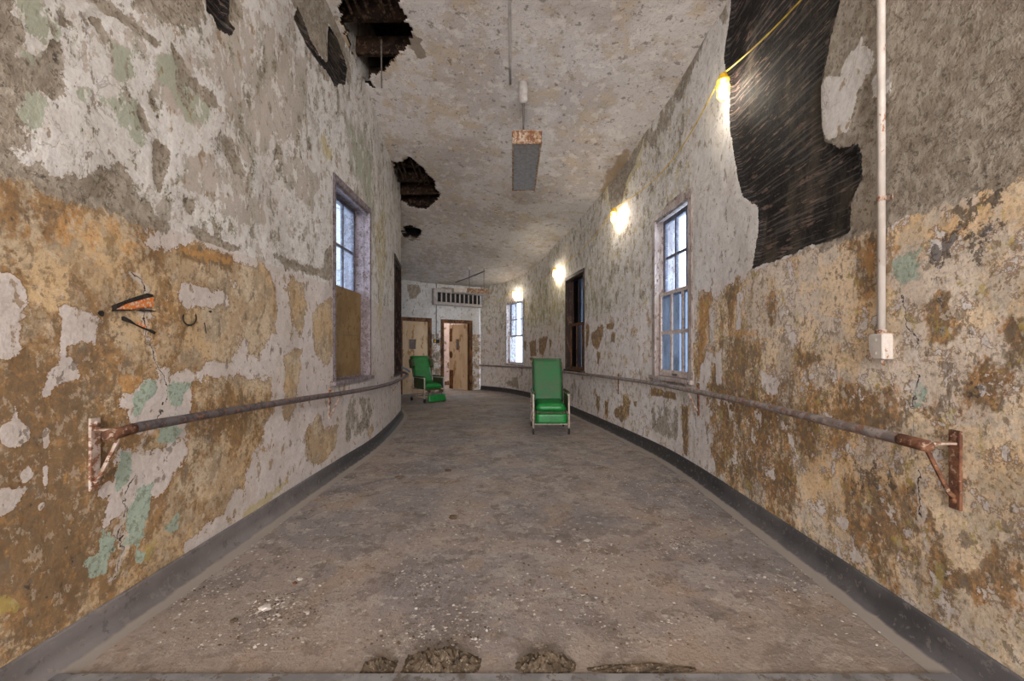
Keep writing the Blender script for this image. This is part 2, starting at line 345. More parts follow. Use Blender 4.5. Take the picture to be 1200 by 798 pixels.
# ---------------------------------------------------------------- plan of the corridor
def catmull(P, n=40):
    P = [np.array(p, float) for p in P]; out = []
    Q = [2*P[0]-P[1]] + P + [2*P[-1]-P[-2]]
    for i in range(1, len(Q)-2):
        for k in range(n):
            t = k/n; a, b, c, d = Q[i-1:i+3]
            out.append(.5*((2*b)+(-a+c)*t+(2*a-5*b+4*c-d)*t*t+(-a+3*b-3*c+d)*t**3))
    out.append(P[-1]); return np.array(out)
class Wall:
    def __init__(s, ctrl, side, ymax):
        s.p = catmull(ctrl); d = np.linalg.norm(np.diff(s.p, axis=0), axis=1); s.s = np.concatenate([[0], np.cumsum(d)])
        s.side = side                                   # +1 right wall, -1 left wall
        k = (s.p[:, 1] > .5) & (s.p[:, 1] < ymax)
        r = s.p[k, 0]/s.p[k, 1]; ss = s.s[k]
        o = np.argsort(r); s.rr = r[o]; s.rs = ss[o]
    def at(s, q): return np.array([np.interp(q, s.s, s.p[:, 0]), np.interp(q, s.s, s.p[:, 1])])
    def sy(s, Y): return float(np.interp(Y, s.p[:, 1], s.s))
    def nrm(s, q):                                      # unit normal pointing into the corridor
        a = s.at(q-.02); b = s.at(q+.02); t = (b-a)/np.linalg.norm(b-a)
        return np.array([-t[1], t[0]]) if s.side > 0 else np.array([t[1], -t[0]])
    def px(s, x, y):                                    # photo pixel to wall coordinates (s, z)
        q = float(np.interp((x-600)/F, s.rr, s.rs)); Y = s.at(q)[1]
        return q, H+(HY-y)*Y/F
    def pt(s, q, z, off=0.0):
        a = s.at(q)+s.nrm(q)*off
        return Vector((a[0], a[1], z))
WR = Wall([(1.70, -6), (1.70, -3), (1.71, 0), (1.745, 1.64), (1.785, 3), (1.80, 4.17), (1.74, 5), (1.54, 6.3), (1.38, 7.2), (1.2, 8.2), (1.0, 9.1), (.48, 10.9), (-.25, 12.3), (-1.01, 13.1)], 1, 13.2)
WL = Wall([(-1.80, -6), (-1.80, -3), (-1.80, 0), (-1.79, 2.7), (-1.785, 4.2), (-1.775, 5), (-1.83, 5.8), (-1.98, 7), (-2.145, 7.9), (-2.5, 8.8), (-3.1, 9.8), (-4.4, 11.0)], -1, 7.9)
DADO_R, DADO_L = 1.85, 1.89
ZT = 5.6
def zceil(X, Y):
    Y = np.asarray(Y, float); X = np.asarray(X, float)
    if not getattr(zceil, 'raw', False):
        zceil.raw = True; r_ = sum(zceil(X, Y+k) for k in (-.9, -.6, -.3, 0, .3, .6, .9))/7; zceil.raw = False
        return r_
    zl = np.interp(Y, [4.4, 5.05, 7.7, 11, 13], [4.64, 4.40, 4.04, 3.32, 3.25])
    zr = np.interp(Y, [3.4, 4.3, 6.8, 9.1, 10.9, 13], [4.14, 4.20, 3.76, 3.60, 3.38, 3.30])
    u = np.clip((np.asarray(X)+1.8)/3.6, -1, 1.1)
    return zl+(zr-zl)*u
def cpx(x, y):                                          # photo pixel to a point on the ceiling
    d = 3.0
    for _ in range(30):
        Y = d*F/(HY-y); X = (x-600)/F*Y; d = float(zceil(X, Y))-H
    return X, Y
def fpx(x, y):
    Y = H*F/(y-HY); return (x-600)/F*Y, Y

def sdf(poly, U, V):                                    # signed distance, positive inside
    P = np.array(poly, float); d = np.full(U.shape, 1e9); ins = np.zeros(U.shape, bool)
    for i in range(len(P)):
        a = P[i]; b = P[(i+1) % len(P)]; e = b-a; L = max(e@e, 1e-9)
        t = np.clip(((U-a[0])*e[0]+(V-a[1])*e[1])/L, 0, 1)
        d = np.minimum(d, np.hypot(U-a[0]-t*e[0], V-a[1]-t*e[1]))
        if a[1] != b[1]:
            c = ((a[1] > V) != (b[1] > V)) & (U < (b[0]-a[0])*(V-a[1])/(b[1]-a[1])+a[0])
            ins ^= c
    return np.where(ins, d, -d)
def paint(f, poly, U, V, val, fall=.06, soft=False):
    d = sdf(poly, U, V); fall = min(fall, max(.7*float(d.max()), .012)) if d.max() > 0 else fall; t = np.clip(d/fall*.5+.5, 0, 1)
    return f*(1-t)+val*t
def C(ox, oy, k, pts): return [(ox+x/k, oy+y/k) for x, y in pts]
def c2(*p): return C(0, 260, 2.955, p)                  # zoom crops used while tracing the photograph
def c1(*p): return C(0, 0, 2.955, p)
def c3(*p): return C(0, 528, 2.955, p)
def r4(*p): return C(800, 0, 2.955, p)
def r5(*p): return C(800, 260, 2.955, p)
def r6(*p): return C(800, 528, 2.955, p)
def r8(*p): return C(660, 420, 5.7, p)
def rb(*p): return C(640, 300, 5.33, p)
def rc(*p): return C(585, 300, 5.7, p)

def wall_mesh(name, W, s0, s1, step, zs_extra, openings, fields, mat, dado):
    ss = list(np.arange(s0, s1, step))+[s1]; zs = list(np.arange(-.02, ZT, step))+[ZT]
    for (a, b, z0, z1) in openings: ss += [a, b]; zs += [z0, z1]
    def uniq(v, keep):
        v = sorted(v); out = [v[0]]
        for x in v[1:]:
            if x-out[-1] < step*.35:
                if any(abs(x-k) < 1e-6 for k in keep): out[-1] = x
            else: out.append(x)
        return np.array(out)
    ks = [q for o in openings for q in o[:2]]; kz = [q for o in openings for q in o[2:]]
    ss = uniq(ss, ks); zs = uniq(zs, kz)
    S, Z = np.meshgrid(ss, zs, indexing='ij')
    A = fields(S, Z)
    A['low'] = dado-Z
    base = np.array([W.at(q) for q in ss]); nn = np.array([W.nrm(q) for q in ss])
    rel = .004*np.sin(S*5.1+Z*3.3)+.003*np.sin(S*13+1.3*Z)*np.cos(Z*9)
    rel -= .028*np.clip(A['black']*5-.9, 0, 1)
    rel -= .006*np.clip(A['bare']*4, 0, 1)
    for (a, b, z0, z1) in openings:                     # keep wall true at the reveals
        d = -sdf([(a, z0), (b, z0), (b, z1), (a, z1)], S, Z); rel *= np.clip(d/.06, 0, 1)
    X = base[:, 0][:, None]+nn[:, 0][:, None]*rel; Y = base[:, 1][:, None]+nn[:, 1][:, None]*rel
    co = np.stack([X, Y, Z], -1).reshape(-1, 3)
    ns, nz = S.shape; faces = []
    for i in range(ns-1):
        sm = (ss[i]+ss[i+1])/2
        op = [o for o in openings if o[0] < sm < o[1]]
        for j in range(nz-1):
            zm = (zs[j]+zs[j+1])/2
            if any(o[2] < zm < o[3] for o in op): continue
            a = i*nz+j; q = (a, a+nz, a+nz+1, a+1)
            faces.append(q[::-1] if W.side > 0 else q)
    me = bpy.data.meshes.new(name); me.from_pydata(co.tolist(), [], faces); me.update()
    for p in me.polygons: p.use_smooth = True
    for k, v in A.items():
        at = me.attributes.new(k, 'FLOAT', 'POINT'); at.data.foreach_set('value', v.astype(np.float32).ravel())
    me.materials.append(mat)
    o = bpy.data.objects.new(name, me); COL.objects.link(o); tag(o, kind='structure')
    return o
KEYS = ['stain', 'orange', 'green', 'yellow', 'white', 'mint', 'bare', 'black', 'soot']
def poly_on(W, pts): return [W.px(x, y) for x, y in pts]

# window openings, measured at the wall face
def span(W, xa, xb): return tuple(sorted((W.px(xa, 400)[0], W.px(xb, 400)[0])))
opR1 = (*span(WR, 812, 765), .94, 2.88)
opR2 = (*span(WR, 685, 663), .86, 2.77)
opR3 = (*span(WR, 613.5, 593), .87, 2.70)
opL1 = (*span(WL, 390, 434), .93, 3.03)
sl = WL.px(462, 400)[0]
opL2 = (sl, sl+1.0, .85, 2.86)
opRb = (WR.sy(-3.2), WR.sy(-2.1), .94, 2.9)             # two more windows behind the viewpoint
opLb = (WL.sy(-3.2), WL.sy(-2.1), .94, 2.9)

def fields_left(S, Z):
    A = {k: np.full(S.shape, -.5) for k in KEYS}
    up = Z > DADO_L
    q150 = WL.px(172, 400)[0]
    yy = S-WL.sy(0)
    A['white'] = np.where(up, .09, np.clip((S-q150)*1.6-.15, -.5, .2))
    A['green'] = np.where(up, -.14, -.4)
    A['stain'] = np.where(up, -.5, np.clip(.02-(S-q150)*.25, -.14, .02))
    A['orange'] = np.where(up, -.5, -.18)
    A['bare'] = np.where(up, -.17, -.34)
    def P(k, pts, v, fall=.07): A[k] = paint(A[k], poly_on(WL, pts), S, Z, v, fall)
    # dado: white patches over the brown
    P('white', c3((-200, -100), (560, -60), (640, 230), (600, 400), (-200, 900)), -.42, .15)
    for p in (c2((-60, 165), (60, 172), (75, 185), (105, 250), (85, 300), (85, 440), (60, 475), (-60, 470)),
              c2((205, 290), (320, 310), (370, 340), (330, 380), (365, 460), (350, 470), (300, 420), (240, 440), (290, 500), (280, 560), (200, 575), (160, 600), (150, 580), (165, 540), (210, 480), (190, 440), (220, 350)),
              c3((-20, 230), (0, 130), (20, 120), (40, 140), (90, 130), (60, 180), (20, 220)),
              c3((75, 70), (100, 50), (112, 90), (80, 112)), c3((150, 20), (165, 30), (165, 130), (150, 120)), c3((330, 150), (370, 110), (385, 120), (360, 170)),
              c3((130, 190), (155, 180), (158, 205), (140, 212)), c2((30, 690), (60, 620), (65, 700), (100, 720), (100, 770), (0, 780), (0, 700)),
              c2((150, 710), (180, 720), (170, 790), (145, 780)), c2((600, 225), (680, 215), (740, 225), (780, 260), (750, 290), (690, 300), (640, 270)),
              c2((390, 640), (440, 600), (560, 560), (640, 560), (660, 640), (640, 700), (460, 720), (440, 660)), c3((420, 0), (640, 0), (600, 80), (560, 160), (360, 260), (380, 160))):
        P('white', p, .42, .05)
    # tan showing through the white
    for p in (c2((620, 80), (700, 75), (740, 110), (800, 120), (810, 160), (795, 200), (800, 260), (750, 235), (640, 205), (600, 235), (595, 130)),
              c2((540, 300), (620, 285), (650, 310), (760, 290), (820, 330), (830, 420), (800, 480), (740, 460), (700, 490), (600, 510), (560, 480), (540, 400)),
              c2((815, 160), (900, 160), (940, 200), (955, 300), (945, 380), (890, 470), (840, 400), (810, 300)),
              c2((1000, 190), (1050, 220), (1060, 290), (1040, 390), (1010, 330)), c2((1085, 320), (1145, 260), (1155, 450), (1130, 490), (1090, 440)),
              c2((985, 460), (1040, 450), (1020, 640), (1000, 700), (985, 640)),
              c2((655, 560), (740, 560), (800, 545), (860, 550), (930, 560), (945, 650), (920, 700), (890, 760), (860, 800)) + c3((840, 110), (800, 140), (770, 200), (700, 260), (560, 420), (520, 380), (640, 230), (600, 150), (640, 60), (650, 0)) + c2((660, 700), (670, 620)),
              c2((430, 130), (500, 115), (595, 150), (600, 230), (540, 240), (420, 200)), c2((260, -20), (430, 60), (480, 300), (300, 280)),
              [(358, 510), (372, 484), (378, 503), (396, 500), (392, 525), (372, 542), (360, 540)], [(430, 500), (436, 470), (437, 505), (433, 512)]):
        P('white', p, -.40, .05)
    P('stain', c2((610, 80), (740, 100), (800, 120), (810, 175), (740, 150), (640, 120)), .35, .08)
    P('orange', c2((620, 85), (730, 100), (800, 125), (800, 150), (700, 130), (640, 110)), .3, .05)
    P('orange', c2((0, 20), (240, -60), (480, 40), (460, 130), (250, 110), (60, 90)), .05, .3)
    P('orange', c2((410, 540), (480, 530), (500, 580), (430, 600)), .4, .08)
    P('stain', c2((90, 20), (420, 60), (400, 230), (130, 240), (60, 150)), -.15, .25)
    P('stain', c2((655, 560), (930, 560), (940, 650), (860, 800), (660, 800)), .12, .12)
    P('stain', c2((-100, 440), (300, 470), (420, 640), (400, 800), (-100, 800)) , .22, .3); P('stain', c2((180, 180), (300, 180), (320, 300), (260, 460), (170, 330)), .1, .1)
    P('stain', c3((-100, 0), (330, 0), (330, 420), (100, 600), (-100, 600)), .3, .3)
    P('yellow', c3((-60, 480), (60, 490), (100, 530), (60, 570), (0, 580), (-60, 580)), .25, .08)
    P('yellow', c3((300, 500), (440, 410), (520, 380), (560, 290), (540, 270), (480, 360), (420, 400), (330, 470)), .15, .08)
    P('yellow', c3((820, 220), (1000, 90), (1010, 110), (850, 250)), .2, .05)
    for p in (c3((410, 0), (470, 0), (465, 60), (440, 120), (400, 140)), c3((470, 130), (540, 105), (520, 200), (500, 300), (480, 350), (430, 350), (440, 240)),
              c3((350, 260), (400, 300), (385, 400), (350, 450), (310, 440), (290, 380), (340, 350)), c3((560, 280), (620, 210), (620, 270), (590, 290)), c3((470, 350), (510, 345), (495, 395), (465, 390)),
              c2((590, 540), (655, 560), (640, 640), (600, 665), (580, 600)), c2((500, 545), (545, 530), (550, 600), (470, 670), (450, 620)), c2((560, 700), (640, 720), (600, 760), (540, 770))):
        P('mint', p, .38, .05)
    # upper wall: bare render
    for p in (c1((-150, -40), (30, 0), (40, 60), (60, 120), (50, 200), (80, 220), (160, 240), (200, 220), (225, 280), (220, 340), (190, 345), (120, 300), (60, 300), (40, 320), (20, 370), (50, 440), (45, 520), (80, 560), (130, 600), (200, 640), (320, 640), (345, 600), (410, 580), (430, 610), (420, 650), (480, 720), (580, 795), (450, 760), (350, 720), (200, 665), (100, 625), (-150, 560)),
              c1((300, -20), (350, -20), (420, 40), (480, 90), (555, 150), (540, 168), (500, 130), (430, 80), (370, 50)), c1((300, 50), (350, 60), (375, 120), (370, 160), (340, 110)),
              c1((590, 160), (630, 200), (650, 250), (700, 290), (740, 330), (755, 375), (720, 360), (670, 320), (620, 235)), c1((765, 450), (800, 490), (830, 550), (845, 605), (810, 590), (765, 520)),
              c1((535, 490), (590, 500), (570, 590), (550, 660), (533, 600)), c1((450, -200), (850, -200), (835, 60), (700, 50), (640, 60), (610, 40), (575, 65), (530, 20), (460, 30)),
              c1((960, 500), (975, 530), (950, 560)), c2((660, 15), (700, 35), (830, 95), (800, 100), (690, 60)), c2((950, 115), (1050, 150), (1130, 170), (1140, 200), (1000, 155)), c2((1125, 100), (1145, 90), (1145, 195), (1125, 180)),
              c1((485, 345), (505, 400), (525, 455), (510, 465), (480, 400)), c1((180, 150), (215, 155), (212, 190), (185, 192)), c1((215, 60), (240, 70), (235, 100), (215, 90)), c1((640, 680), (680, 700), (670, 740), (645, 730)),
              [(336, -20), (395, -20), (405, 50), (412, 90), (380, 90), (372, 70), (352, 30)]):
        P('bare', p, .42, .05)
    for p in (c1((50, 0), (130, -10), (130, 60), (200, 110), (140, 130), (90, 100)), c1((70, 300), (110, 300), (160, 350), (130, 430), (70, 420)), c1((365, 340), (480, 370), (500, 440), (490, 480), (420, 440)),
              c1((545, 200), (600, 200), (625, 280), (590, 300), (555, 270)), c1((600, 310), (700, 330), (720, 380), (700, 420), (650, 410)), c1((320, 110), (350, 150), (370, 190), (340, 190)), c1((270, 300), (310, 310), (300, 350), (265, 335)),
              c1((60, 130), (80, 180), (130, 210), (120, 235), (70, 200)), c1((400, 150), (450, 180), (465, 250), (400, 265))):
        P('green', p, .4, .05); P('white', p, -.45, .05)
    for p in (c1((750, 130), (850, 30), (960, 120), (1060, 200), (1060, 470), (1020, 480), (960, 440), (870, 370), (800, 330), (760, 250)), c1((640, 560), (740, 540), (760, 600), (740, 660), (690, 650), (650, 620)),
              c1((780, 360), (880, 370), (940, 450), (930, 500), (860, 540), (790, 440)), c1((790, 600), (830, 600), (870, 680), (930, 760), (850, 770), (780, 740)), c1((540, 290), (580, 300), (575, 340), (530, 330)), c1((560, 700), (590, 700), (585, 760), (550, 740)),
              c1((970, 560), (1050, 560), (1100, 640), (1060, 700), (1000, 640))):
        P('white', p, -.42, .05)
    P('white', c1((100, 350), (440, 340), (560, 560), (400, 580), (150, 600), (60, 520)), .4, .1)
    P('yellow', c1((1085, 470), (1130, 440), (1170, 560), (1130, 590)), .1, .1)
    P('yellow', [(438, 260), (451, 215), (454, 300), (450, 350), (446, 400), (440, 390), (441, 320)], .08, .15)
    P('green', [(408, 150), (428, 165), (437, 200), (436, 250), (430, 235), (412, 190)], .2, .15)
    P('white', [(408, 150), (428, 165), (437, 200), (440, 290), (430, 235), (412, 190)], -.3, .15)
    P('white', [(430, 330), (462, 340), (462, 470), (430, 500)], .45, .1)
    P('bare', [(404, 500), (410, 470), (430, 462), (436, 480), (433, 500), (410, 520), (404, 520)], .10, .05)
    P('soot', [(404, 500), (410, 470), (430, 462), (436, 480), (433, 500), (410, 520), (404, 520)], -.2, .05)
    for p in ([(385, 28), (383, 39), (383.6, 84), (391, 101), (404.7, 99), (407.7, 81), (406, 72), (395.6, 45)],
              [(349, 8), (344, 20), (351, 35), (361, 56), (370, 70), (380.6, 82), (386, 80), (372, 60), (364, 46), (357, 24)],
              [(236, -30), (242, 17), (251, 20), (256, 36), (271, 42), (277, 34), (268, 24), (273, -30)]):
        P('bare', p, -.3, .03); P('black', p, .45, .04)
    # long crack through the dado
    cp = poly_on(WL, [(154, 318), (160, 325), (168, 345), (170, 380), (178, 415), (193, 440), (192, 480), (180, 500), (168, 520), (160, 560), (150, 585), (137, 620), (140, 650), (132, 680)])
    zz = np.array([q[1] for q in cp]); sv = np.array([q[0] for q in cp]); o = np.argsort(zz)
    d = S-np.interp(Z, zz[o], sv[o]); d = np.where((Z < zz.min()) | (Z > zz.max()), .4*np.sign(d), d); d = np.where(np.abs(Z-(zz.min()+zz.max())/2) > (zz.max()-zz.min())/2, np.sign(d)*np.maximum(np.abs(d), .2), d)
    A['crack'] = np.clip(d, -.4, .4)
    return A
def fields_right(S, Z):
    A = {k: np.full(S.shape, -.5) for k in KEYS}
    up = Z > DADO_R
    qa = WR.px(835, 400)[0]; qc = WR.px(812, 400)[0]
    A['white'] = np.where(up, .06, np.clip((S-qa)*2.0-.03, -.14, .14))
    A['green'] = np.where(up, -.13, -.34)
    A['stain'] = np.where(up, -.5, -.10)
    A['orange'] = np.where(up, -.5, -.20)
    A['yellow'] = np.where(up, -.11, -.17)
    A['bare'] = np.where(up, -.15, -.28)
    def P(k, pts, v, fall=.07): A[k] = paint(A[k], poly_on(WR, pts), S, Z, v, fall)
    P('white', [(812, -200), (870, -200), (900, 300), (830, 345), (812, 345)], .45, .1)
    P('bare', [(812, -200), (870, -200), (900, 300), (830, 345), (812, 345)], -.45, .05)
    for k_ in ('green', 'yellow'): P(k_, [(812, -200), (3000, -1500), (3000, 0), (1200, 203), (1043, 259), (900, 305), (812, 345)], -.5, .05)
    P('bare', [(965, -400), (3000, -1500), (3000, -500), (1200, 203), (1043, 259), (960, 290), (955, 150)], .5, .05)
    P('black', r4((165, -600), (165, 30), (140, 200), (165, 310), (160, 400), (180, 560), (205, 680), (262, 720), (265, 800)) + r5((240, 165), (300, 140), (420, 90), (570, 40)) + r4((575, 700), (620, 620), (600, 500), (540, 512), (490, 480), (480, 300), (500, 170), (545, 20), (560, -600)), .5, .04)
    for p in (r4((495, 265), (540, 255), (575, 190), (610, 160), (640, 170), (660, 180), (655, 215), (620, 280), (600, 330), (570, 450), (530, 470), (500, 480), (485, 440), (480, 300)),
              r4((650, 280), (680, 245), (695, 230), (715, 240), (722, 270), (720, 340), (690, 330), (655, 350)), r4((612, 150), (620, 130), (625, 150), (618, 155))):
        P('black', p, -.5, .02); P('bare', p, -.5, .03); P('white', p, .5, .02)
    # dado
    for p in (r5((60, 250), (100, 230), (90, 330), (70, 480), (50, 560), (40, 480)), r5((150, 250), (190, 190), (175, 380), (255, 380), (240, 560), (200, 600), (90, 570), (150, 480)), r5((610, 70), (690, 60), (690, 240), (640, 240), (560, 190), (545, 120)),
              r5((850, 290), (900, 260), (960, 330), (960, 400), (880, 400)), r5((1080, 330), (1200, 320), (1200, 460), (1100, 440)), r5((400, 480), (480, 430), (500, 480), (420, 500)), r5((300, 200), (330, 180), (325, 360), (295, 360))):
        P('stain', p, .25, .15); P('white', p, -.4, .06)
    for p in (r5((60, 250), (100, 230), (80, 480), (50, 560)), r5((150, 375), (255, 375), (255, 400), (160, 400)), r5((610, 70), (690, 60), (690, 200), (600, 160)), r5((690, 60), (760, 90), (720, 160))):
        P('orange', p, .2, .08)
    for p in (r5((550, 560), (720, 560), (760, 700), (720, 800), (540, 690)), r6((540, 100), (700, 120), (800, 200), (810, 400), (700, 430), (560, 320), (540, 200)), r5((980, 480), (1180, 420), (1180, 620), (1000, 600)),
              r5((560, 60), (640, 100), (600, 160), (540, 160)), r6((60, 20), (420, -60), (420, 250), (300, 200), (120, 60)), r5((90, 500), (500, 620), (500, 800), (100, 800)), r6((870, 350), (1180, 300), (1180, 480), (900, 500))):
        P('stain', p, .20, .3)
    for p in (r5((330, 180), (550, 160), (560, 380), (480, 400), (350, 330)), r5((560, 480), (720, 500), (700, 560), (560, 540)), r6((420, 60), (530, 60), (540, 300), (430, 260)), r6((930, 150), (1030, 150), (1030, 400), (930, 400)), r5((1060, 60), (1180, 40), (1180, 300), (1080, 280))):
        P('stain', p, -.45, .3)
    P('soot', r5((855, 130), (880, 60), (930, 10), (1140, -10), (1080, 60), (1030, 140), (1000, 150), (960, 80), (900, 130), (870, 160)), .22, .03); P('stain', r5((800, -40), (1180, -80), (1180, 180), (840, 180)), -.3, .1)
    P('soot', r4((880, 740), (1000, 680), (1120, 640), (1120, 690), (960, 790)), .15, .04)
    P('soot', r5((980, 560), (1080, 530), (1050, 620), (990, 610)), -.05, .15)
    P('soot', r6((560, 20), (760, 20), (760, 150), (580, 170)), -.02, .2)
    P('mint', r5((725, 120), (830, 90), (820, 210), (760, 225), (722, 190)), .3, .04)
    P('mint', r5((800, 545), (830, 560), (845, 590), (835, 635), (795, 640)), .5, .02); P('mint', r5((740, 590), (760, 590), (755, 640), (740, 630)), .3, .03)
    P('white', r5((272, 520), (330, 560), (320, 590), (275, 570)), .4, .04)
    for p in (r5((115, 480), (135, 440), (140, 560), (120, 560)), r5((190, 250), (205, 250), (200, 370), (190, 370)), r6((0, -30), (80, -30), (110, 60), (80, 70), (20, 10))): P('white', p, .4, .05)
    P('white', r6((535, 240), (560, 230), (570, 260), (550, 270)), .4, .02)
    P('yellow', r6((880, 380), (910, 400), (910, 480), (880, 480)), .15, .08); P('yellow', r5((870, 360), (930, 360), (930, 400), (880, 400)), .1, .06)
    # middle stretch below the dado line
    for p in (r8((345, 340), (400, 320), (400, 250), (440, 290), (430, 390), (385, 415), (345, 380)), r8((590, 200), (750, 235), (745, 270), (620, 245), (590, 245)), r8((470, 290), (490, 290), (485, 320), (472, 315)), r8((220, 250), (243, 260), (238, 345), (222, 330)), r8((280, 290), (300, 300), (295, 380), (282, 370)),
              r8((790, 320), (830, 330), (830, 650), (803, 640)), rb((283, 490), (355, 425), (352, 500), (322, 580), (295, 555)), rb((378, 428), (426, 420), (420, 452), (380, 455)), rb((248, 425), (268, 440), (262, 560), (248, 560)), rb((318, 600), (335, 610), (330, 680), (320, 670)),
              rc((200, 580), (245, 560), (248, 665), (210, 665)), rc((268, 560), (300, 540), (322, 545), (312, 600), (292, 665), (268, 640)), rc((335, 560), (350, 565), (350, 600), (338, 600)), rc((165, 570), (180, 570), (178, 630), (166, 625)), rc((200, 680), (225, 680), (215, 700)),
              rb((405, 500), (425, 480), (426, 540), (408, 530))):
        P('white', p, -.42, .04); P('stain', p, .5, .05); P('orange', p, -.05, .05)
    P('bare', r8((590, 300), (780, 330), (770, 500), (740, 555), (600, 490)), .10, .05); P('white', r8((590, 300), (780, 330), (770, 500), (740, 555), (600, 490)), .2, .05)
    P('bare', [(593, 448), (606, 442), (608, 455), (595, 452)], .3, .05)
    P('bare', r8((35, 150), (110, 170), (110, 290), (50, 260)), -.02, .05)
    # upper middle: yellowish peeling
    P('green', rc((80, 280), (460, 60), (460, 520), (180, 500)), -.01, .3); P('soot', rc((200, 560), (350, 540), (350, 690), (200, 690)), -.25, .1)
    P('green', rb((240, 60), (430, 200), (430, 420), (240, 420)), -.04, .3)
    P('yellow', rc((180, 330), (300, 180), (420, 200), (380, 480), (190, 460)), .0, .3)
    P('bare', [(716, 245), (712, 222), (718, 196), (735, 188), (752, 168), (744, 190), (733, 212), (727, 245)], .5, .05)  # grey-brown patch with yellow edges, just below the ceiling joint
    P('yellow', [(714, 245), (708, 222), (716, 192), (735, 180), (760, 150), (748, 195), (737, 220), (729, 250)], .2, .08)
    P('bare', [(756, 165), (790, 105), (822, 40), (835, 30), (812, 85), (790, 130), (765, 170)], .12, .05)
    P('bare', [(840, 20), (848, -20), (852, 20), (846, 30)], .4, .05)
    cp = poly_on(WR, [(1058, 345), (1062, 372), (1074, 393), (1079, 400), (1077, 420), (1073, 440), (1068, 480), (1068, 505), (1071, 535), (1078, 560), (1086, 590), (1084, 625), (1081, 650)])
    zz = np.array([q[1] for q in cp]); sv = np.array([q[0] for q in cp]); o = np.argsort(zz)
    d = S-np.interp(Z, zz[o], sv[o]); d = np.where((Z < zz.min()) | (Z > zz.max()), .4*np.sign(d), d); d = np.where(np.abs(Z-(zz.min()+zz.max())/2) > (zz.max()-zz.min())/2, np.sign(d)*np.maximum(np.abs(d), .2), d)
    d = np.where((Z > WR.px(1068, 545)[1]) & (Z < WR.px(1068, 480)[1]), d+.06*np.sign(d), d)
    A['crack'] = np.clip(d, -.4, .4)
    return A
sL, sR = WL.sy(.6), WR.sy(.6)
wl = wall_mesh('wall_left', WL, sL, WL.s[-1], .02, [], [opL1, opL2], fields_left, M_WL, DADO_L)
wr_ = wall_mesh('wall_right', WR, sR, WR.s[-1], .02, [], [opR1, opR2, opR3], fields_right, M_WR, DADO_R)
wall_mesh('wall_left_rear', WL, 0, sL, .12, [], [opLb], fields_left, M_WL, DADO_L)
wall_mesh('wall_right_rear', WR, 0, sR, .12, [], [opRb], fields_right, M_WR, DADO_R)

# ---------------------------------------------------------------- floor
def grid(name, xs, ys, zf, mat, skip=None, attrs=None, kind='structure'):
    X, Y = np.meshgrid(xs, ys, indexing='ij'); Z = zf(X, Y)
    co = np.stack([X, Y, Z], -1).reshape(-1, 3); nx, ny = X.shape; fs = []
    XM = (X[:-1, :-1]+X[1:, 1:])/2; YM = (Y[:-1, :-1]+Y[1:, 1:])/2
    sk = skip(XM, YM) if skip else np.zeros(XM.shape, bool)
    for i in range(nx-1):
        for j in range(ny-1):
            if sk[i, j]: continue
            a = i*ny+j; fs.append((a, a+ny, a+ny+1, a+1))
    me = bpy.data.meshes.new(name); me.from_pydata(co.tolist(), [], fs); me.update()
    for p in me.polygons: p.use_smooth = True
    for k, v in (attrs(X, Y) if attrs else {}).items():
        at = me.attributes.new(k, 'FLOAT', 'POINT'); at.data.foreach_set('value', v.astype(np.float32).ravel())
    me.materials.append(mat); o = bpy.data.objects.new(name, me); COL.objects.link(o); tag(o, kind=kind); return o
grid('floor', np.arange(-5.2, 2.4, .1), np.arange(-6, 16.2, .1), lambda X, Y: .003*np.sin(X*3+Y*2)*np.cos(Y*1.7), M_FLOOR,
     attrs=lambda X, Y: {'dust': np.clip(1.9-Y, -.5, .5)+np.clip((np.abs(X)-1.2)*.8, 0, .4)})
# ---------------------------------------------------------------- ceiling with collapsed holes
HOLES = [[(402, -60), (400, 0), (402, 30), (408, 60), (415, 78), (427, 97), (435.5, 101), (434, 90), (451, 80), (469, 63), (478, 55.6), (484, 45), (483, 32), (475, 27), (471, 9), (473, -60)],
         [(459, 188), (470, 189), (481, 184), (490, 191), (498, 200), (505, 206), (510, 217), (515, 230), (501.5, 244), (488, 245), (468, 233.5), (462.6, 216.6), (461, 200)],
         [(472, 266), (480, 264.6), (492, 268), (494, 274), (488, 279), (480, 277), (474, 279)]]
HP = [[cpx(x, y) for x, y in h] for h in HOLES]
rs = np.random.RandomState(3)
def hole_d(X, Y):
    d = np.full(np.shape(X), -9.0)
    jit = .018*np.sin(X*19+Y*13)+.012*np.sin(X*47-Y*33)+.008*np.sin(X*90+Y*71)
    for h in HP: d = np.maximum(d, sdf(h, X, Y))
    return d+jit
def cattr(X, Y):
    A = {'stain': np.full(X.shape, -.5), 'bare': np.full(X.shape, -.5)}
    for h in HP: A['stain'] = np.maximum(A['stain'], np.clip(sdf(h, X, Y)*4+.02, -.5, .3))
    def P(k, pts, v, fall):
        A[k] = paint(A[k], [cpx(x, y) for x, y in pts], X, Y, v, fall)
    P('bare', [(480, 38), (495, 47), (500, 66), (492, 71), (484, 60), (478, 50)], .4, .05)
    P('bare', [(472, 277), (494, 274), (492, 284), (480, 286)], .1, .08)
    P('stain', [(702, 222), (708, 200), (725, 180), (745, 165), (735, 200), (715, 235)], .4, .25)  # brown patch on the ceiling along the right-hand joint
    return A
cy = np.concatenate([np.arange(-6, 2.9, .25), np.arange(2.9, 9.2, .022), np.arange(9.2, 15, .1)])
cx = np.concatenate([np.arange(-5.2, -2.3, .1), np.arange(-2.3, -.6, .022), np.arange(-.6, 2.4, .08)])
cx = np.unique(np.round(cx, 4)); cy = np.unique(np.round(cy, 4)); cx = cx[np.r_[True, np.diff(cx) > .004]]; cy = cy[np.r_[True, np.diff(cy) > .004]]
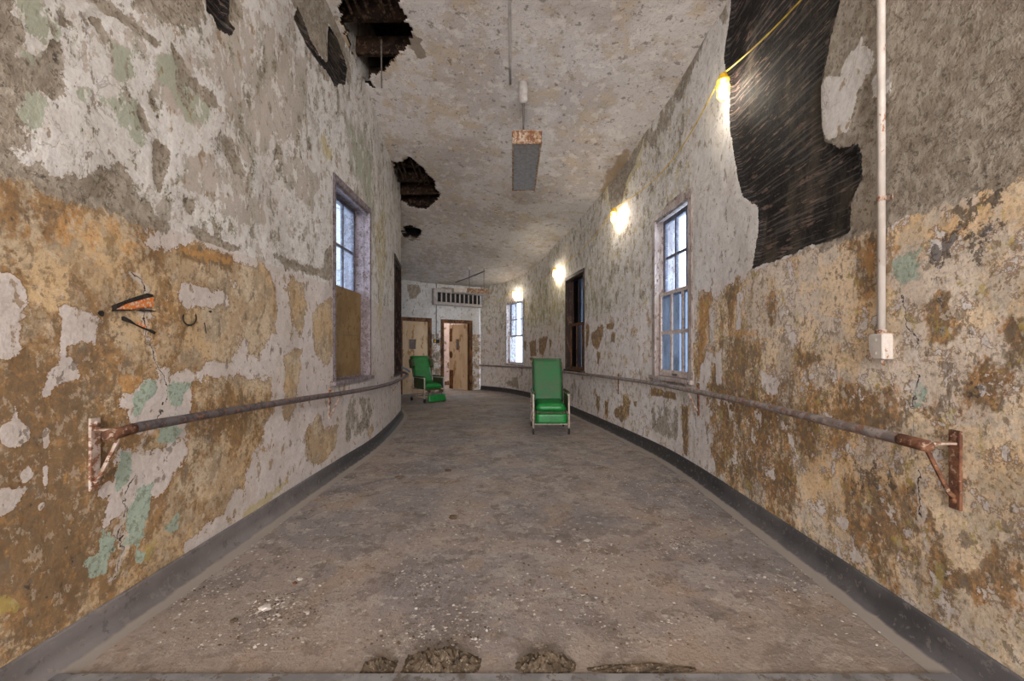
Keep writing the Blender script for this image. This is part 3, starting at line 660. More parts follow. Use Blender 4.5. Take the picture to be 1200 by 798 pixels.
cobj = grid('ceiling', cx, cy, lambda X, Y: zceil(X, Y)+.012*np.sin(X*2.1+Y*1.3)+.006*np.sin(X*7+Y*5), M_CEIL, skip=lambda X, Y: hole_d(X, Y) > 0, attrs=cattr)
so = cobj.modifiers.new('thickness', 'SOLIDIFY'); so.thickness = .03; so.offset = 1
cobj.data.materials.append(M_JOIST); so.material_offset_rim = 1
# closed attic above, joists and lath seen through the holes
grid('roof_deck', np.array([-5.2, 2.4]), np.array([-6, 15.5]), lambda X, Y: 5.4+0*X, M_JOIST)
jn = 0
for Y in list(np.arange(3.0, 9.0, .42)):
    bm = bmesh.new(); z = float(zceil(-1.4, Y))
    box(bm, (-2.6, Y-.03, z+.16), (1.6, Y+.03, z+.36), bev=.004)
    j = link_bm('trim_%d' % (jn+10), bm, M_JOIST); tag(j, kind='structure'); jn += 1
bm = bmesh.new()
for k in range(16):
    x = -2.2+k*.085
    if k % 4 == 2: continue
    for (a, b) in ((2.9, 4.1), (5.9, 7.1)):
        za, zb = float(zceil(x, a))+.06, float(zceil(x, b))+.06
        tube(bm, [(x, a, za), (x+.01, (a+b)/2, float(zceil(x, (a+b)/2))+.065), (x, b, zb)], .016, 4)
j = link_bm('trim_9', bm, M_JOIST); tag(j, kind='structure')

# ---------------------------------------------------------------- end wall with two doors
E0 = Vector((-4.6, 10.74, 0)); E1 = Vector((-1.01, 13.12, 0)); EL = (E1-E0).length; ED = (E1-E0)/EL; EN = Vector((ED.y, -ED.x, 0))
def epx(x, y):                                          # photo pixel to end wall (u, z)
    r = (x-600)/F; Y = (E0.x-E0.y*ED.x/ED.y)/(r-ED.x/ED.y)
    return (Vector((r*Y, Y, 0))-E0).length, H+(HY-y)*Y/F
def EM():
    M = Matrix.Identity(4); M.col[0][:3] = ED; M.col[1][:3] = -EN; M.col[2][:3] = (0, 0, 1); M.col[3][:3] = E0
    return M
MEND = EM()
d1 = (epx(471, 400)[0]-.02, epx(503, 400)[0], epx(490, 375)[1])
d2 = (epx(519, 400)[0], epx(551, 400)[0], epx(535, 377.5)[1])
class EndW: pass
def end_fields(U, Z):
    A = {k: np.full(U.shape, -.5) for k in KEYS}
    A['low'] = 1.78-Z
    A['white'] = np.where(Z > 1.78, .4, .02); A['stain'] = np.where(Z > 1.78, -.5, .05); A['bare'] = np.where(Z > 1.78, -.4, -.08); A['soot'] = np.where(Z > 1.78, -.5, -.2)
    def P(k, pts, v, f=.05): A[k] = paint(A[k], [epx(x, y) for x, y in pts], U, Z, v, f)
    P('bare', [(477.5, 333), (491, 334), (494, 343), (489, 344), (488, 350), (480, 350), (478, 342)], .45, .03)
    P('bare', [(513, 338), (520, 336), (533, 338), (531, 343), (512, 343)], .4, .03)
    A['crack'] = np.full(U.shape, .4)
    return A
us = sorted(set(list(np.round(np.arange(0, EL, .04), 4))+[EL, d1[0], d1[1], d2[0], d2[1]])); zs = sorted(set(list(np.arange(0, 5.5, .04))+[d1[2], d2[2]]))
U, Z = np.meshgrid(us, zs, indexing='ij'); A = end_fields(U, Z)
fs = []; nz = len(zs)
for i in range(len(us)-1):
    um = (us[i]+us[i+1])/2
    for j in range(nz-1):
        zm = (zs[j]+zs[j+1])/2
        if any(d[0] < um < d[1] and zm < d[2] for d in (d1, d2)): continue
        a = i*nz+j; fs.append((a, a+nz, a+nz+1, a+1))
me = bpy.data.meshes.new('wall_end'); me.from_pydata([tuple(MEND @ Vector((u, 0, z))) for u, z in zip(U.ravel(), Z.ravel())], [], fs); me.update()
for k, v in A.items():
    at = me.attributes.new(k, 'FLOAT', 'POINT'); at.data.foreach_set('value', v.astype(np.float32).ravel())
M_WE = wall_material('peeling paint end wall', dict(PR, up1=rgb(190, 190, 188), up2=rgb(180, 180, 176), wh_up1=rgb(204, 204, 202), wh_up2=rgb(196, 196, 194), low1=rgb(178, 160, 136), low2=rgb(164, 140, 110)))
me.materials.append(M_WE); we = bpy.data.objects.new('wall_end', me); COL.objects.link(we); tag(we, kind='structure')

# a door: frame and leaf; coordinates u along the wall, v into the wall, z up
def door(name, d, leafang, leaf_mat):
    root = empty(name, MEND @ Vector((d[0], 0, 0)), math.atan2(ED.y, ED.x), kind='structure')
    wd = d[1]-d[0]; h = d[2]
    bm = bmesh.new()
    box(bm, (-.07, -.02, 0), (.03, .16, h+.07)); box(bm, (wd-.03, -.02, 0), (wd+.07, .16, h+.07)); box(bm, (-.0699, -.0199, h-.03), (wd+.0699, .1599, h+.0699))
    box(bm, (.03, .06, 0), (.05, .09, h-.03)); box(bm, (wd-.05, .06, 0), (wd-.03, .09, h-.03))
    link_bm('door_frame', bm, M_DARKWOOD, root)
    lw = wd-.07
    bm = bmesh.new()
    w0, w1, z0, z1 = lw*.26, lw*.52, 1.30, 1.58
    if leafang: w0, w1, z0, z1 = lw*.42, lw*.60, 1.28, 1.62
    for (a, b, c, e) in ((0, w0, .01, h-.04), (w1, lw, .01, h-.04), (w0, w1, .01, z0), (w0, w1, z1, h-.04)):
        box(bm, (a, 0, c), (b, .042, e))
    for (a, b, c, e) in ((w0-.02, w0, z0-.02, z1+.02), (w1, w1+.02, z0-.02, z1+.02), (w0, w1, z0-.02, z0), (w0, w1, z1, z1+.02)): box(bm, (a, -.008, c), (b, .05, e))
    leaf = link_bm('door_leaf', bm, leaf_mat, root)
    bm = bmesh.new(); box(bm, (w0, .015, z0), (w1, .02, z1)); link_bm('door_glass', bm, M_GLASSD, leaf)
    bm = bmesh.new(); kx = lw-.07
    lathe(bm, [(.012, 0), (.012, .03), (.028, .04), (.030, .055), (.02, .068)], seg=14)
    for v in bm.verts: v.co = Vector((kx+v.co.x, -v.co.z, 1.0+v.co.y))
    box(bm, (kx-.03, -.004, .92), (kx+.03, .0, 1.10)); link_bm('door_knob', bm, M_STEM, leaf)
    bm = bmesh.new()
    for z in (.25, 1.05, 1.85): tube(bm, [(0, -.006, z), (0, -.006, z+.1)], .009, 8)
    link_bm('hinge', bm, M_STEM, leaf)
    if leafang:
        bm = bmesh.new(); lathe(bm, [(.08, 0), (.085, .002)], seg=14)
        for v in bm.verts: v.co = Vector((lw-.1+v.co.x, .045+v.co.z, 1.12+v.co.y*1.4))
        box(bm, (lw-.2, .042, .01), (lw-.02, .046, .62)); box(bm, (lw-.16, .042, 1.55), (lw-.03, .046, 1.98))
        link_bm('bare_patch', bm, M_DARKWOOD, leaf)
        leaf.location = (wd-.035, .10, 0); leaf.scale = (1, 1, 1); leaf.rotation_euler = (0, 0, leafang)
    else: leaf.location = (.035, .02, 0)
    return root
door('door_1', d1, 0, M_DOOR)
door('door_2', d2, math.radians(105), M_DOOR)
# the room behind the open door
bm = bmesh.new()
def quad(bm, *p): bm.faces.new([bm.verts.new(v) for v in p])
u0, u1, v1, zt = d2[0]-1.0, EL+.6, 2.3, 3.2
quad(bm, (u0, .05, 0), (u0, v1, 0), (u0, v1, zt), (u0, .05, zt)); quad(bm, (u0, v1, 0), (u1, v1, 0), (u1, v1, zt), (u0, v1, zt))
quad(bm, (u1, v1, 0), (u1, .05, 0), (u1, .05, zt), (u1, v1, zt)); quad(bm, (u0, .05, zt), (u0, v1, zt), (u1, v1, zt), (u1, .05, zt))
for v in bm.verts: v.co = MEND @ v.co
o = link_bm('wall_back_room', bm, M_ENDROOM); tag(o, kind='structure')
bm = bmesh.new(); box(bm, (u0+.01, v1-.03, 0), (u1, v1-.005, .13), M=MEND); box(bm, (u0+.005, .1, 0), (u0+.03, v1-.03, .13), M=MEND)
o = link_bm('baseboard_back_room', bm, M_DARKWOOD); tag(o, kind='structure')
p = MEND @ Vector((u0+1.6, 1.3, 3.1)); area('back_room_fill', p, (0, 0, 0), .8, .8, 15, (1, .94, .88))  # added fill lamp under the ceiling; this room has no window
bm = bmesh.new(); quad(bm, (-2.2, -6, 0), (2.2, -6, 0), (2.2, -6, 5.4), (-2.2, -6, 5.4)); o = link_bm('wall_rear', bm, M_ENDROOM); tag(o, kind='structure')

# ---------------------------------------------------------------- coved baseboards
def cove(name, W, s0, s1, mat, lipmat, hgt=.135, dep=.065):
    prof = [(0.0, hgt+.004), (.010, hgt+.004), (.014, hgt-.004), (.015, .075), (.018, .055), (.026, .034), (.040, .016), (dep, .004), (dep+.05, .0025), (dep+.055, .0)]
    ss = np.arange(s0, s1, .06); co = []; fs = []; far = []; foot = []
    for q in ss:
        Y = W.at(q)[1]
        for k, (o_, z) in enumerate(prof):
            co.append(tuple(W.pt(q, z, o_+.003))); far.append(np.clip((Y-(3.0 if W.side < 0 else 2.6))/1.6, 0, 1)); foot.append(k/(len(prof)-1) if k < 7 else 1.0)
    n = len(prof)
    for i in range(len(ss)-1):
        for k in range(n-1):
            a = i*n+k; q = (a, a+1, a+n+1, a+n); fs.append(q if W.side < 0 else q[::-1])
    me = bpy.data.meshes.new(name); me.from_pydata(co, [], fs); me.update()
    for p in me.polygons: p.use_smooth = True
    for k, v in (('far', far), ('foot', foot)):
        at = me.attributes.new(k, 'FLOAT', 'POINT'); at.data.foreach_set('value', np.array(v, np.float32))
    me.materials.append(mat); o = bpy.data.objects.new(name, me); COL.objects.link(o); tag(o, kind='structure')
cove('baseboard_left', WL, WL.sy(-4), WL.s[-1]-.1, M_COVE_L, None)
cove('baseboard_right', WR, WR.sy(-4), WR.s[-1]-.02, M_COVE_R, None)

# ---------------------------------------------------------------- windows
def win_root(name, W, op):
    a = W.pt(op[0], 0); b = W.pt(op[1], 0)               # local x runs away along the wall, y goes outwards, z up
    wd = (b-a).length; ang = math.atan2(b.y-a.y, b.x-a.x)
    root = empty(name, (a.x, a.y, 0), ang, kind='structure')
    sg = -1 if W.side > 0 else 1                        # outward direction in local y
    return root, wd, sg
def lb(bm, sg, x0, x1, y0, y1, z0, z1, bev=0.0):
    ya, yb = sorted((sg*y0, sg*y1)); box(bm, (x0, ya, z0), (x1, yb, z1), bev=bev)
def sash(root, sg, x0, x1, y, z0, z1, cols, rows, mat, gmat, st=.045, mu=.02, rails=None, name='sash', skip=()):
    bm = bmesh.new(); t = .035; br = rails or (st, st)
    lb(bm, sg, x0, x0+st, y, y+t, z0, z1, .003); lb(bm, sg, x1-st, x1, y, y+t, z0, z1, .003)
    lb(bm, sg, x0+st, x1-st, y, y+t, z0, z0+br[0], .003); lb(bm, sg, x0+st, x1-st, y, y+t, z1-br[1], z1, .003)
    ix0, ix1, iz0, iz1 = x0+st, x1-st, z0+br[0], z1-br[1]
    for i in range(1, cols):
        x = ix0+(ix1-ix0)*i/cols; lb(bm, sg, x-mu/2, x+mu/2, y+.004, y+t-.004, iz0, iz1)
    for j in range(1, rows):
        z = iz0+(iz1-iz0)*j/rows; lb(bm, sg, ix0, ix1, y+.006, y+t-.006, z-mu/2, z+mu/2)
    s = link_bm(name, bm, mat, root)
    for i in range(cols):
        for j in range(rows):
            if (i, j) in skip: continue
            bm = bmesh.new(); xa = ix0+(ix1-ix0)*i/cols; xb = ix0+(ix1-ix0)*(i+1)/cols; za = iz0+(iz1-iz0)*j/rows; zb = iz0+(iz1-iz0)*(j+1)/rows
            lb(bm, sg, xa, xb, y+t/2-.0015, y+t/2+.0015, za, zb); link_bm('pane', bm, gmat, s)
    return s
def frame(root, sg, wd, z0, z1, mat, dep=.24, cas=.05):
    bm = bmesh.new()
    for (xa, xb) in ((0, cas*.5), (wd-cas*.5, wd)): lb(bm, sg, xa, xb, -.012, dep, z0, z1)
    for (xa, xb) in ((0, cas), (wd-cas, wd)):
        lb(bm, sg, xa, xb, -.014, .012, z0, z1, .003); lb(bm, sg, xa+cas*.4, xb+.0 if xa else xb+.012, .07, .085, z0+.03, z1-.04)
    lb(bm, sg, 0, wd, -.012, dep, z1-.035, z1); lb(bm, sg, 0, wd, -.015, .013, z1-.07, z1-.001, .003); lb(bm, sg, .01, wd-.01, .012, .04, z1-.09, z1-.03, .003)
    lb(bm, sg, -.03, wd+.03, -.045, .10, z0-.03, z0+.012, .005); lb(bm, sg, 0, wd, .10, dep, z0-.03, z0+.03)
    # brick reveal behind
    for (xa, xb) in ((-.05, 0), (wd, wd+.05)): lb(bm, sg, xa, xb, .012, dep+.1, z0-.05, z1+.05)
    lb(bm, sg, 0, wd, .012, dep+.1, z1, z1+.05); lb(bm, sg, 0, wd, .012, dep+.1, z0-.08, z0-.03)
    return link_bm('window_frame', bm, mat, root)
# window 1: near right, six over six
r, wd, sg = win_root('window_1', WR, opR1); z0, z1 = opR1[2:]
frame(r, sg, wd, z0, z1, M_CASE, cas=.085)
zm = z0+(z1-z0)*.50
sash(r, sg, .03, wd-.06, .105, zm-.02, z1-.06, 3, 2, M_SASHD, M_GLASS, st=.055, mu=.03)
sash(r, sg, .03, wd-.06, .055, z0+.015, zm+.03, 3, 2, M_SASHL, M_GLASSB, st=.05, mu=.040, rails=(.07, .04))
bm = bmesh.new(); lb(bm, sg, wd*.45, wd*.55, .035, .055, z0+.03, z0+.055, .004); link_bm('sash_lift', bm, M_STEM, r)
# window 2: far right wall, boarded and hung with a slatted blind
r, wd, sg = win_root('window_2', WR, opR2); z0, z1 = opR2[2:]
frame(r, sg, wd, z0, z1, M_DARKEST)
zm = z0+(z1-z0)*.48
sash(r, sg, .03, wd-.03, .13, zm-.02, z1-.04, 3, 1, M_DARKEST, M_GLASSB, st=.05, mu=.03)
sash(r, sg, .03, wd-.03, .09, z0+.015, zm+.03, 3, 1, M_DARKWOOD, M_GLASSB, st=.05, mu=.03)
bm = bmesh.new(); lb(bm, sg, wd*.62, wd-.04, .165, .18, z0+.03, z1-.05); link_bm('board', bm, M_DARKWOOD, r)
bm = bmesh.new()
for k in range(48):
    z = z0+.05+k*(z1-z0-.12)/48; lb(bm, sg, .05, wd-.30, .19, .205, z, z+.026)
b = link_bm('window_blind', bm, M_BLIND, r)
# window 3: end of the right wall, lower sash open
r, wd, sg = win_root('window_3', WR, opR3); z0, z1 = opR3[2:]
frame(r, sg, wd, z0, z1, M_CHIPW)
zm = z0+(z1-z0)*.44
sash(r, sg, .04, wd-.04, .13, zm-.02, z1-.04, 3, 2, M_SASHD, M_GLASS, st=.04, mu=.026)
sash(r, sg, .04, wd-.04, .09, z0+.015, zm+.03, 1, 1, M_SASHL, M_GLASS, st=.04, mu=.03)
# window 4: left wall, hardboard over the lower half
r, wd, sg = win_root('window_4', WL, opL1); z0, z1 = opL1[2:]
frame(r, sg, wd, z0, z1, M_CHIPP)
zm = 1.93
sash(r, sg, .03, wd-.03, .18, zm-.02, z1-.04, 3, 2, M_SASHD, M_GLASS, st=.045, mu=.03)
bm = bmesh.new(); lb(bm, sg, .03, wd-.03, .112, .124, z0+.013, 1.428); lb(bm, sg, .03, wd-.03, .110, .122, 1.432, zm+.03); b = link_bm('hardboard_panel', bm, M_PLY, r)
bm = bmesh.new(); lb(bm, sg, .03, wd-.03, .125, .15, z0+.012, zm); link_bm('lower_sash', bm, M_SASHD, r)
# window 5: narrow recess seen on edge
r, wd, sg = win_root('window_5', WL, opL2); z0, z1 = opL2[2:]
frame(r, sg, wd, z0, z1, M_DARKEST, dep=.30)
bm = bmesh.new(); lb(bm, sg, .02, wd-.02, .2, .22, z0+.01, z1-.03); link_bm('boarded_shutter', bm, M_DARKWOOD, r)
for nm, W, op in (('window_6', WR, opRb), ('window_7', WL, opLb)):
    r, wd, sg = win_root(nm, W, op); frame(r, sg, wd, op[2], op[3], M_CHIPW)
    zm = (op[2]+op[3])/2
    sash(r, sg, .04, wd-.04, .13, zm-.02, op[3]-.04, 3, 2, M_SASHD, M_GLASS); sash(r, sg, .04, wd-.04, .09, op[2]+.015, zm+.03, 3, 2, M_SASHD, M_GLASS)

# ---------------------------------------------------------------- handrails
def rail_pts(W, pts, off):                              # pixel points read off the pipe, offset from the wall
    out = []
    for x, y in pts:
        r = (x-600)/F; best = None
        lo, hi = 0, len(W.p)-1
        P_ = np.array([np.append(W.at(q)+W.nrm(q)*off, q) for q in np.arange(W.sy(.8), W.s[-1]-.05, .02)])
        rr = P_[:, 0]/P_[:, 1]-r
        idx = np.where(np.sign(rr[:-1]) != np.sign(rr[1:]))[0]
        i = idx[0] if len(idx) else int(np.argmin(abs(rr)))
        out.append((P_[i][2], H+(HY-y)*P_[i][1]/F))
    return out
def handrail(name, W, zfun, s0, s1, brs, rmat, bmat, rad, off, label):
    a = W.pt(s0, 0, off); root = empty(name, (a.x, a.y, 0), 0, label, 'handrail')
    inv = Matrix.Translation((-a.x, -a.y, 0))
    bm = bmesh.new(); pts = [W.pt(q, zfun(q), off) for q in np.arange(s0, s1, .07)]
    tube(bm, pts, [rad*.80]+[rad]*(len(pts)-2)+[rad*.8], 14)
    for v in bm.verts: v.co = inv @ v.co
    link_bm('rail', bm, rmat, root, smooth=True)
    bm = bmesh.new(); tube(bm, [inv @ W.pt(s0+k*.03-.012, zfun(s0+k*.03), off) for k in range(5)], rad*1.04, 14); link_bm('rail_end_sleeve', bm, M_RUST, root, smooth=True)
    for q, big in brs:
        z = zfun(q); n = W.nrm(q); t = np.array([n[1], -n[0]]) ; M = Matrix.Identity(4)
        M.col[0][:3] = (n[0], n[1], 0); M.col[1][:3] = (t[0], t[1], 0); p = W.pt(q, 0); M.col[3][:3] = (p.x-a.x, p.y-a.y, z)
        if M.to_3x3().determinant() < 0: M.col[1][:3] = (-t[0], -t[1], 0)
        wdt = .022 if big else .016
        bm = bmesh.new(); box(bm, (-.002, -wdt, -.25), (.010, wdt, .06), M=M, bev=.003)
        for zz in (-.215, .035):
            lathe(bm, [(.011, 0), (.011, .004), (.006, .009)], seg=10, M=M @ Matrix.Translation((.010, 0, zz)) @ Matrix.Rotation(PI/2, 4, 'Y'))
        link_bm('wall_plate', bm, bmat, root)
        bm = bmesh.new(); box(bm, (.008, -wdt*.55, .005), (off+.005, wdt*.55, .013), M=M); link_bm('bracket_arm', bm, M_RUSTW, root)
        bm = bmesh.new(); tube(bm, [M @ Vector((.012, 0, -.20)), M @ Vector((.03, 0, -.185)), M @ Vector((off-.012, 0, -rad*.8))], .0085, 6); link_bm('bracket_strut', bm, bmat if big else M_RUSTW, root)
    return root
LP = rail_pts(WL, [(128, 512), (169, 500), (271, 481.6), (340, 470), (400, 461), (424, 457), (459, 449)], .125)
RP = rail_pts(WR, [(1085, 524), (1060, 516.5), (945, 488.4), (860, 468), (809, 457.7), (754.7, 447.5), (702, 440.7), (664, 436), (620, 430.6), (590, 429.4), (562, 428)], .125)
print('railL', LP); print('railR', RP)
def zf(P):
    P = sorted(P); a = [p[0] for p in P]; b = [p[1] for p in P]; return lambda q: float(np.interp(q, a, b))
zL, zR = zf(LP), zf(RP)
qL0 = rail_pts(WL, [(132, 512)], .125)[0][0]; bl0 = WL.px(104, 520)[0]
handrail('handrail', WL, zL, qL0, WL.s[-1]-1.6, [(bl0+.02, 1), (WL.px(386, 460)[0], 0), (WL.px(458.5, 450)[0], 0), (WL.sy(9.3), 0)], M_PIPEL, M_RUSTW, .023, .125,
         'dark worn pipe handrail on rusty brackets along the left wall')
qR0 = rail_pts(WR, [(1083, 524)], .125)[0][0]; br0 = WR.px(1121, 540)[0]
handrail('handrail', WR, zR, qR0, WR.s[-1]-.05, [(br0, 1), (WR.px(819, 460)[0], 0), (WR.px(725, 460)[0], 0), (WR.sy(8.9), 0), (WR.px(612, 440)[0], 0)], M_PIPER, M_RUST, .023, .125,
         'long pale grey pipe handrail on rusty brackets along the right wall')

# ---------------------------------------------------------------- conduit and box on the right wall
q = WR.px(1039, 300)[0]; Pc = WR.pt(q, 0); n = WR.nrm(q); an = math.atan2(n[1], n[0])
zb = WR.px(1036, 421)[1]; zt2 = WR.px(1036, 391)[1]
root = empty('electrical_conduit', (Pc.x, Pc.y, 0), an, 'white painted vertical pipe with a small switch box at its foot on the right wall', 'conduit')
bm = bmesh.new(); tube(bm, [(.024, 0, zt2), (.024, 0, float(zceil(1.7, 1.8))+.02)], .0155, 14); link_bm('conduit_pipe', bm, M_CONDUIT, root, smooth=True)
bm = bmesh.new(); box(bm, (0, -.038, zb), (.048, .038, zt2), bev=.006); sb = link_bm('switch_box', bm, M_CONDUIT, root)
bm = bmesh.new(); box(bm, (.048, -.036, zb+.004), (.052, .036, zt2-.004), bev=.0015)
for zz in (zb+.03, zt2-.03): tube(bm, [(.050, 0, zz), (.055, 0, zz)], .008, 10)
link_bm('cover_plate', bm, M_CONDUIT, sb)
bm = bmesh.new(); tube(bm, [(.024, 0, zt2-.002), (.024, 0, zt2+.018)], .020, 12); link_bm('pipe_collar', bm, M_RUSTW, sb)
bm = bmesh.new(); tube(bm, [(.028, .01, zb+.01), (.030, .012, zb-.018), (.026, .02, zb-.022)], .007, 8); link_bm('cable_stub', bm, M_RUSTW, sb)
for zz in (1.95, 3.05):
    bm = bmesh.new(); box(bm, (0, -.034, zz), (.004, .034, zz+.02)); tube(bm, [(.024, 0, zz), (.024, 0, zz+.02)], .0185, 12); link_bm('pipe_strap', bm, M_RUSTW, root)

# ---------------------------------------------------------------- string of caged work lights
bulbs = [(846, 104), (719, 254), (650, 320), (602.5, 345)]
root = empty('string_light', (1.6, 3.3, 3.3), 0, 'yellow cord of caged work lights strung along the top of the right wall', 'string light')
def wpt(x, y, off):
    q = rail_pts(WR, [(x, y)], off)[0]; return WR.pt(q[0], q[1], off), q[0]
BP = [Vector((1.50, -2.6, 3.3)), Vector((1.54, .30, 3.35))]+[wpt(x, y, .11)[0] for x, y in bulbs]
inv = Vector((-1.6, -3.3, -3.3))
gprof = [(.018, .085), (.026, .075), (.033, .05), (.036, .03), (.046, .02), (.048, .005), (.040, 0)]
caps = []
for i, b in enumerate(BP):
    top = b+Vector((0, 0, .07))
    caps.append(top+Vector((0, 0, .05)))
    bm = bmesh.new(); lathe(bm, [(r_, z_*.7-.0) for r_, z_ in gprof][::-1], seg=16)
    gd = link_bm('lamp_holder', bm, M_YELLOW, root, smooth=True); gd.location = top+inv+Vector((0, 0, -.01))
    bm = bmesh.new()
    for k in range(6):
        a = 2*PI*k/6; ca, sa = math.cos(a), math.sin(a)
        tube(bm, [(.042*ca, .042*sa, 0), (.050*ca, .050*sa, -.05), (.048*ca, .048*sa, -.11), (.02*ca, .02*sa, -.155), (0, 0, -.16)], .0022, 5)
    for zz, rr in ((-.05, .050), (-.11, .048)): tube(bm, [(rr*math.cos(2*PI*k/18), rr*math.sin(2*PI*k/18), zz) for k in range(19)], .002, 5, caps=False)
    cg = link_bm('wire_cage', bm, M_YELLOW, gd)
    bm = bmesh.new(); lathe(bm, [(.010, -.138), (.026, -.125), (.033, -.10), (.031, -.07), (.018, -.035), (.014, -.004)], seg=16)
    link_bm('bulb', bm, M_BULB, gd, smooth=True)
    l = bpy.data.lights.new('bulb_light', 'POINT'); l.energy = BULB_POWER*(2.0 if i < 2 else 1.0 if i < 4 else 1.5); l.color = BULB_COL; l.shadow_soft_size = .035
    lo = bpy.data.objects.new('bulb_light', l); COL.objects.link(lo); lo.location = top+Vector((0, 0, -.085))
bm = bmesh.new()
for i in range(len(caps)-1):
    a, b = caps[i], caps[i+1]; L = (b-a).length; sag = .10 if i != 1 else .20
    mids = []
    for k in range(25):
        t = k/24; p = a.lerp(b, t); p.z -= sag*4*t*(1-t)
        if i >= 2:                          # follow the curved wall
            qs = WR.sy(p.y); w_ = WR.pt(qs, 0, .07); p.x = p.x*(abs(2*t-1)**3)+w_.x*(1-abs(2*t-1)**3)
        if i == 1: p.x = p.x*(abs(2*t-1)**3)+(WR.pt(WR.sy(p.y), 0, .08).x)*(1-abs(2*t-1)**3)
        mids.append(p+inv)
    tube(bm, mids, .0052, 6)
end, _ = wpt(575, 356, .1); last = [caps[-1]+inv, caps[-1].lerp(end, .5)+inv+Vector((0, 0, -.05)), end+inv]; tube(bm, last, .0052, 6)
link_bm('cord', bm, M_CORD, root, smooth=True)

# ---------------------------------------------------------------- ceiling fixture
XC = .160; YN, YFAR = 4.39, 5.69; ZB = H+243*YN/F; ZTP = ZB+.135
root = empty('fluorescent_fixture', (XC, (YN+YFAR)/2, ZB), 0, 'long rust-stained fluorescent fixture hanging from the ceiling on a stem', 'ceiling light')
hl = (YFAR-YN)/2; hw = .16
bm = bmesh.new()
box(bm, (-hw, -hl, .0), (-hw+.006, hl, .13)); box(bm, (hw-.006, -hl, .0), (hw, hl, .13)); box(bm, (-hw, -hl, .0), (hw, -hl+.006, .13)); box(bm, (-hw, hl-.006, .0), (hw, hl, .13))
box(bm, (-hw, -hl, .13), (hw, hl, .136)); box(bm, (-.06, -hl+.02, .136), (.06, hl-.02, .16), bev=.008)
box(bm, (-hw-.004, -hl-.004, .045), (hw+.004, -hl, .055)); box(bm, (-hw-.004, -hl-.005, .0), (hw+.004, -hl, .012)); box(bm, (-hw-.004, -hl-.005, .122), (hw+.004, -hl, .136))
box(bm, (-hw, -hl, -.004), (-hw+.02, hl, .0)); box(bm, (hw-.02, -hl, -.004), (hw, hl, .0)); box(bm, (-hw+.02, -hl, -.004), (hw-.02, -hl+.02, 0)); box(bm, (-hw+.02, hl-.02, -.004), (hw-.02, hl, 0))
link_bm('fixture_housing', bm, M_FIXT, root)
bm = bmesh.new()
for k in range(58):
    y = -hl+.03+k*(2*hl-.06)/57; box(bm, (-hw+.02, y-.0015, .0), (hw-.02, y+.0015, .022))
for x in (-.07, 0, .07): box(bm, (x-.0015, -hl+.02, .002), (x+.0015, hl-.02, .020))
box(bm, (-hw+.01, -hl+.01, .06), (hw-.01, hl-.01, .062))
link_bm('louvre', bm, M_LOUVRE, root)
for x in (-.07, .07):
    bm = bmesh.new(); tube(bm, [(x, -hl+.05, .042), (x, hl-.05, .042)], .013, 10); link_bm('tube', bm, M_CONDUIT, root)
for yy in (4.66, 5.60):
    zc = float(zceil(XC-.03, yy)); y = yy-(YN+YFAR)/2
    bm = bmesh.new(); tube(bm, [(-.03, y, .155), (-.03, y, zc-ZB-.1)], .011, 10); tube(bm, [(-.03, y, .56), (-.03, y, .60)], .015, 10); link_bm('stem', bm, M_STEM, root)
    bm = bmesh.new(); lathe(bm, [(.030, 0), (.048, .02), (.055, .06), (.055, .24)], c=(-.03, y, zc-ZB-.235), seg=20); link_bm('canopy', bm, M_CEILPIPE, root, smooth=True)
xe, ye = cpx(598, 97); bm = bmesh.new()
pts = [(xe, y, float(zceil(xe, y))-.012) for y in np.arange(ye, -3, -.3)]
tube(bm, pts[::-1], .014, 8); o = link_bm('ceiling_conduit', bm, M_CEILPIPE, smooth=True); tag(o, 'thin straight conduit running along the ceiling towards the near fixture', 'conduit')

# far fixture
fa = Vector((-.95, 10.6, 0)); zc = float(zceil(-1.1, 10.7)); zbx = H+(HY-343)*10.4/F
root = empty('fluorescent_fixture', (-1.08, 10.55, zbx), math.radians(24), 'far ceiling fixture with a pale sagging housing above the wall vent', 'ceiling light')
bm = bmesh.new(); box(bm, (-.10, -.11, 0), (.48, .11, .125), bev=.01); link_bm('fixture_housing', bm, M_FIXT, root)
bm = bmesh.new(); box(bm, (-.46, -.10, .01), (-.11, .10, .11), bev=.01); box(bm, (-.46, -.09, -.01), (.48, .09, .0)); link_bm('reflector', bm, M_CONDUIT, root)
for x in (-.02, .38):
    bm = bmesh.new(); tube(bm, [(x, 0, .12), (x, 0, zc-zbx+.02)], .009, 8); link_bm('stem', bm, M_STEM, root)
bm = bmesh.new(); lathe(bm, [(.05, 0), (.06, .03), (.06, .09)], c=(-.02, 0, zc-zbx-.08), seg=16); link_bm('canopy', bm, M_CONDUIT, root, smooth=True)
a = cpx(568, 317); b = cpx(534, 330); bm = bmesh.new()
tube(bm, [(a[0], a[1], float(zceil(*a))-.015), ((a[0]+b[0])/2, (a[1]+b[1])/2, float(zceil((a[0]+b[0])/2, (a[1]+b[1])/2))-.02), (b[0], b[1], float(zceil(*b))-.015)], .018, 8)
o = link_bm('ceiling_conduit', bm, M_STEM, smooth=True); tag(o, 'short dark conduit crossing the far ceiling beside the far fixture', 'conduit')
# hanging rod under the near ceiling hole
hx, hy = cpx(447, 60); zt3 = float(zceil(hx, hy)); zb3 = H+(HY-103)*hy/F
bm = bmesh.new(); tube(bm, [(hx, hy, zt3+.12), (hx, hy, (zt3+zb3)/2), (hx+.003, hy, zb3)], .008, 8)
o = link_bm('hanging_rod', bm, M_STEM); tag(o, 'thin metal rod dangling from the large hole in the ceiling', 'rod')

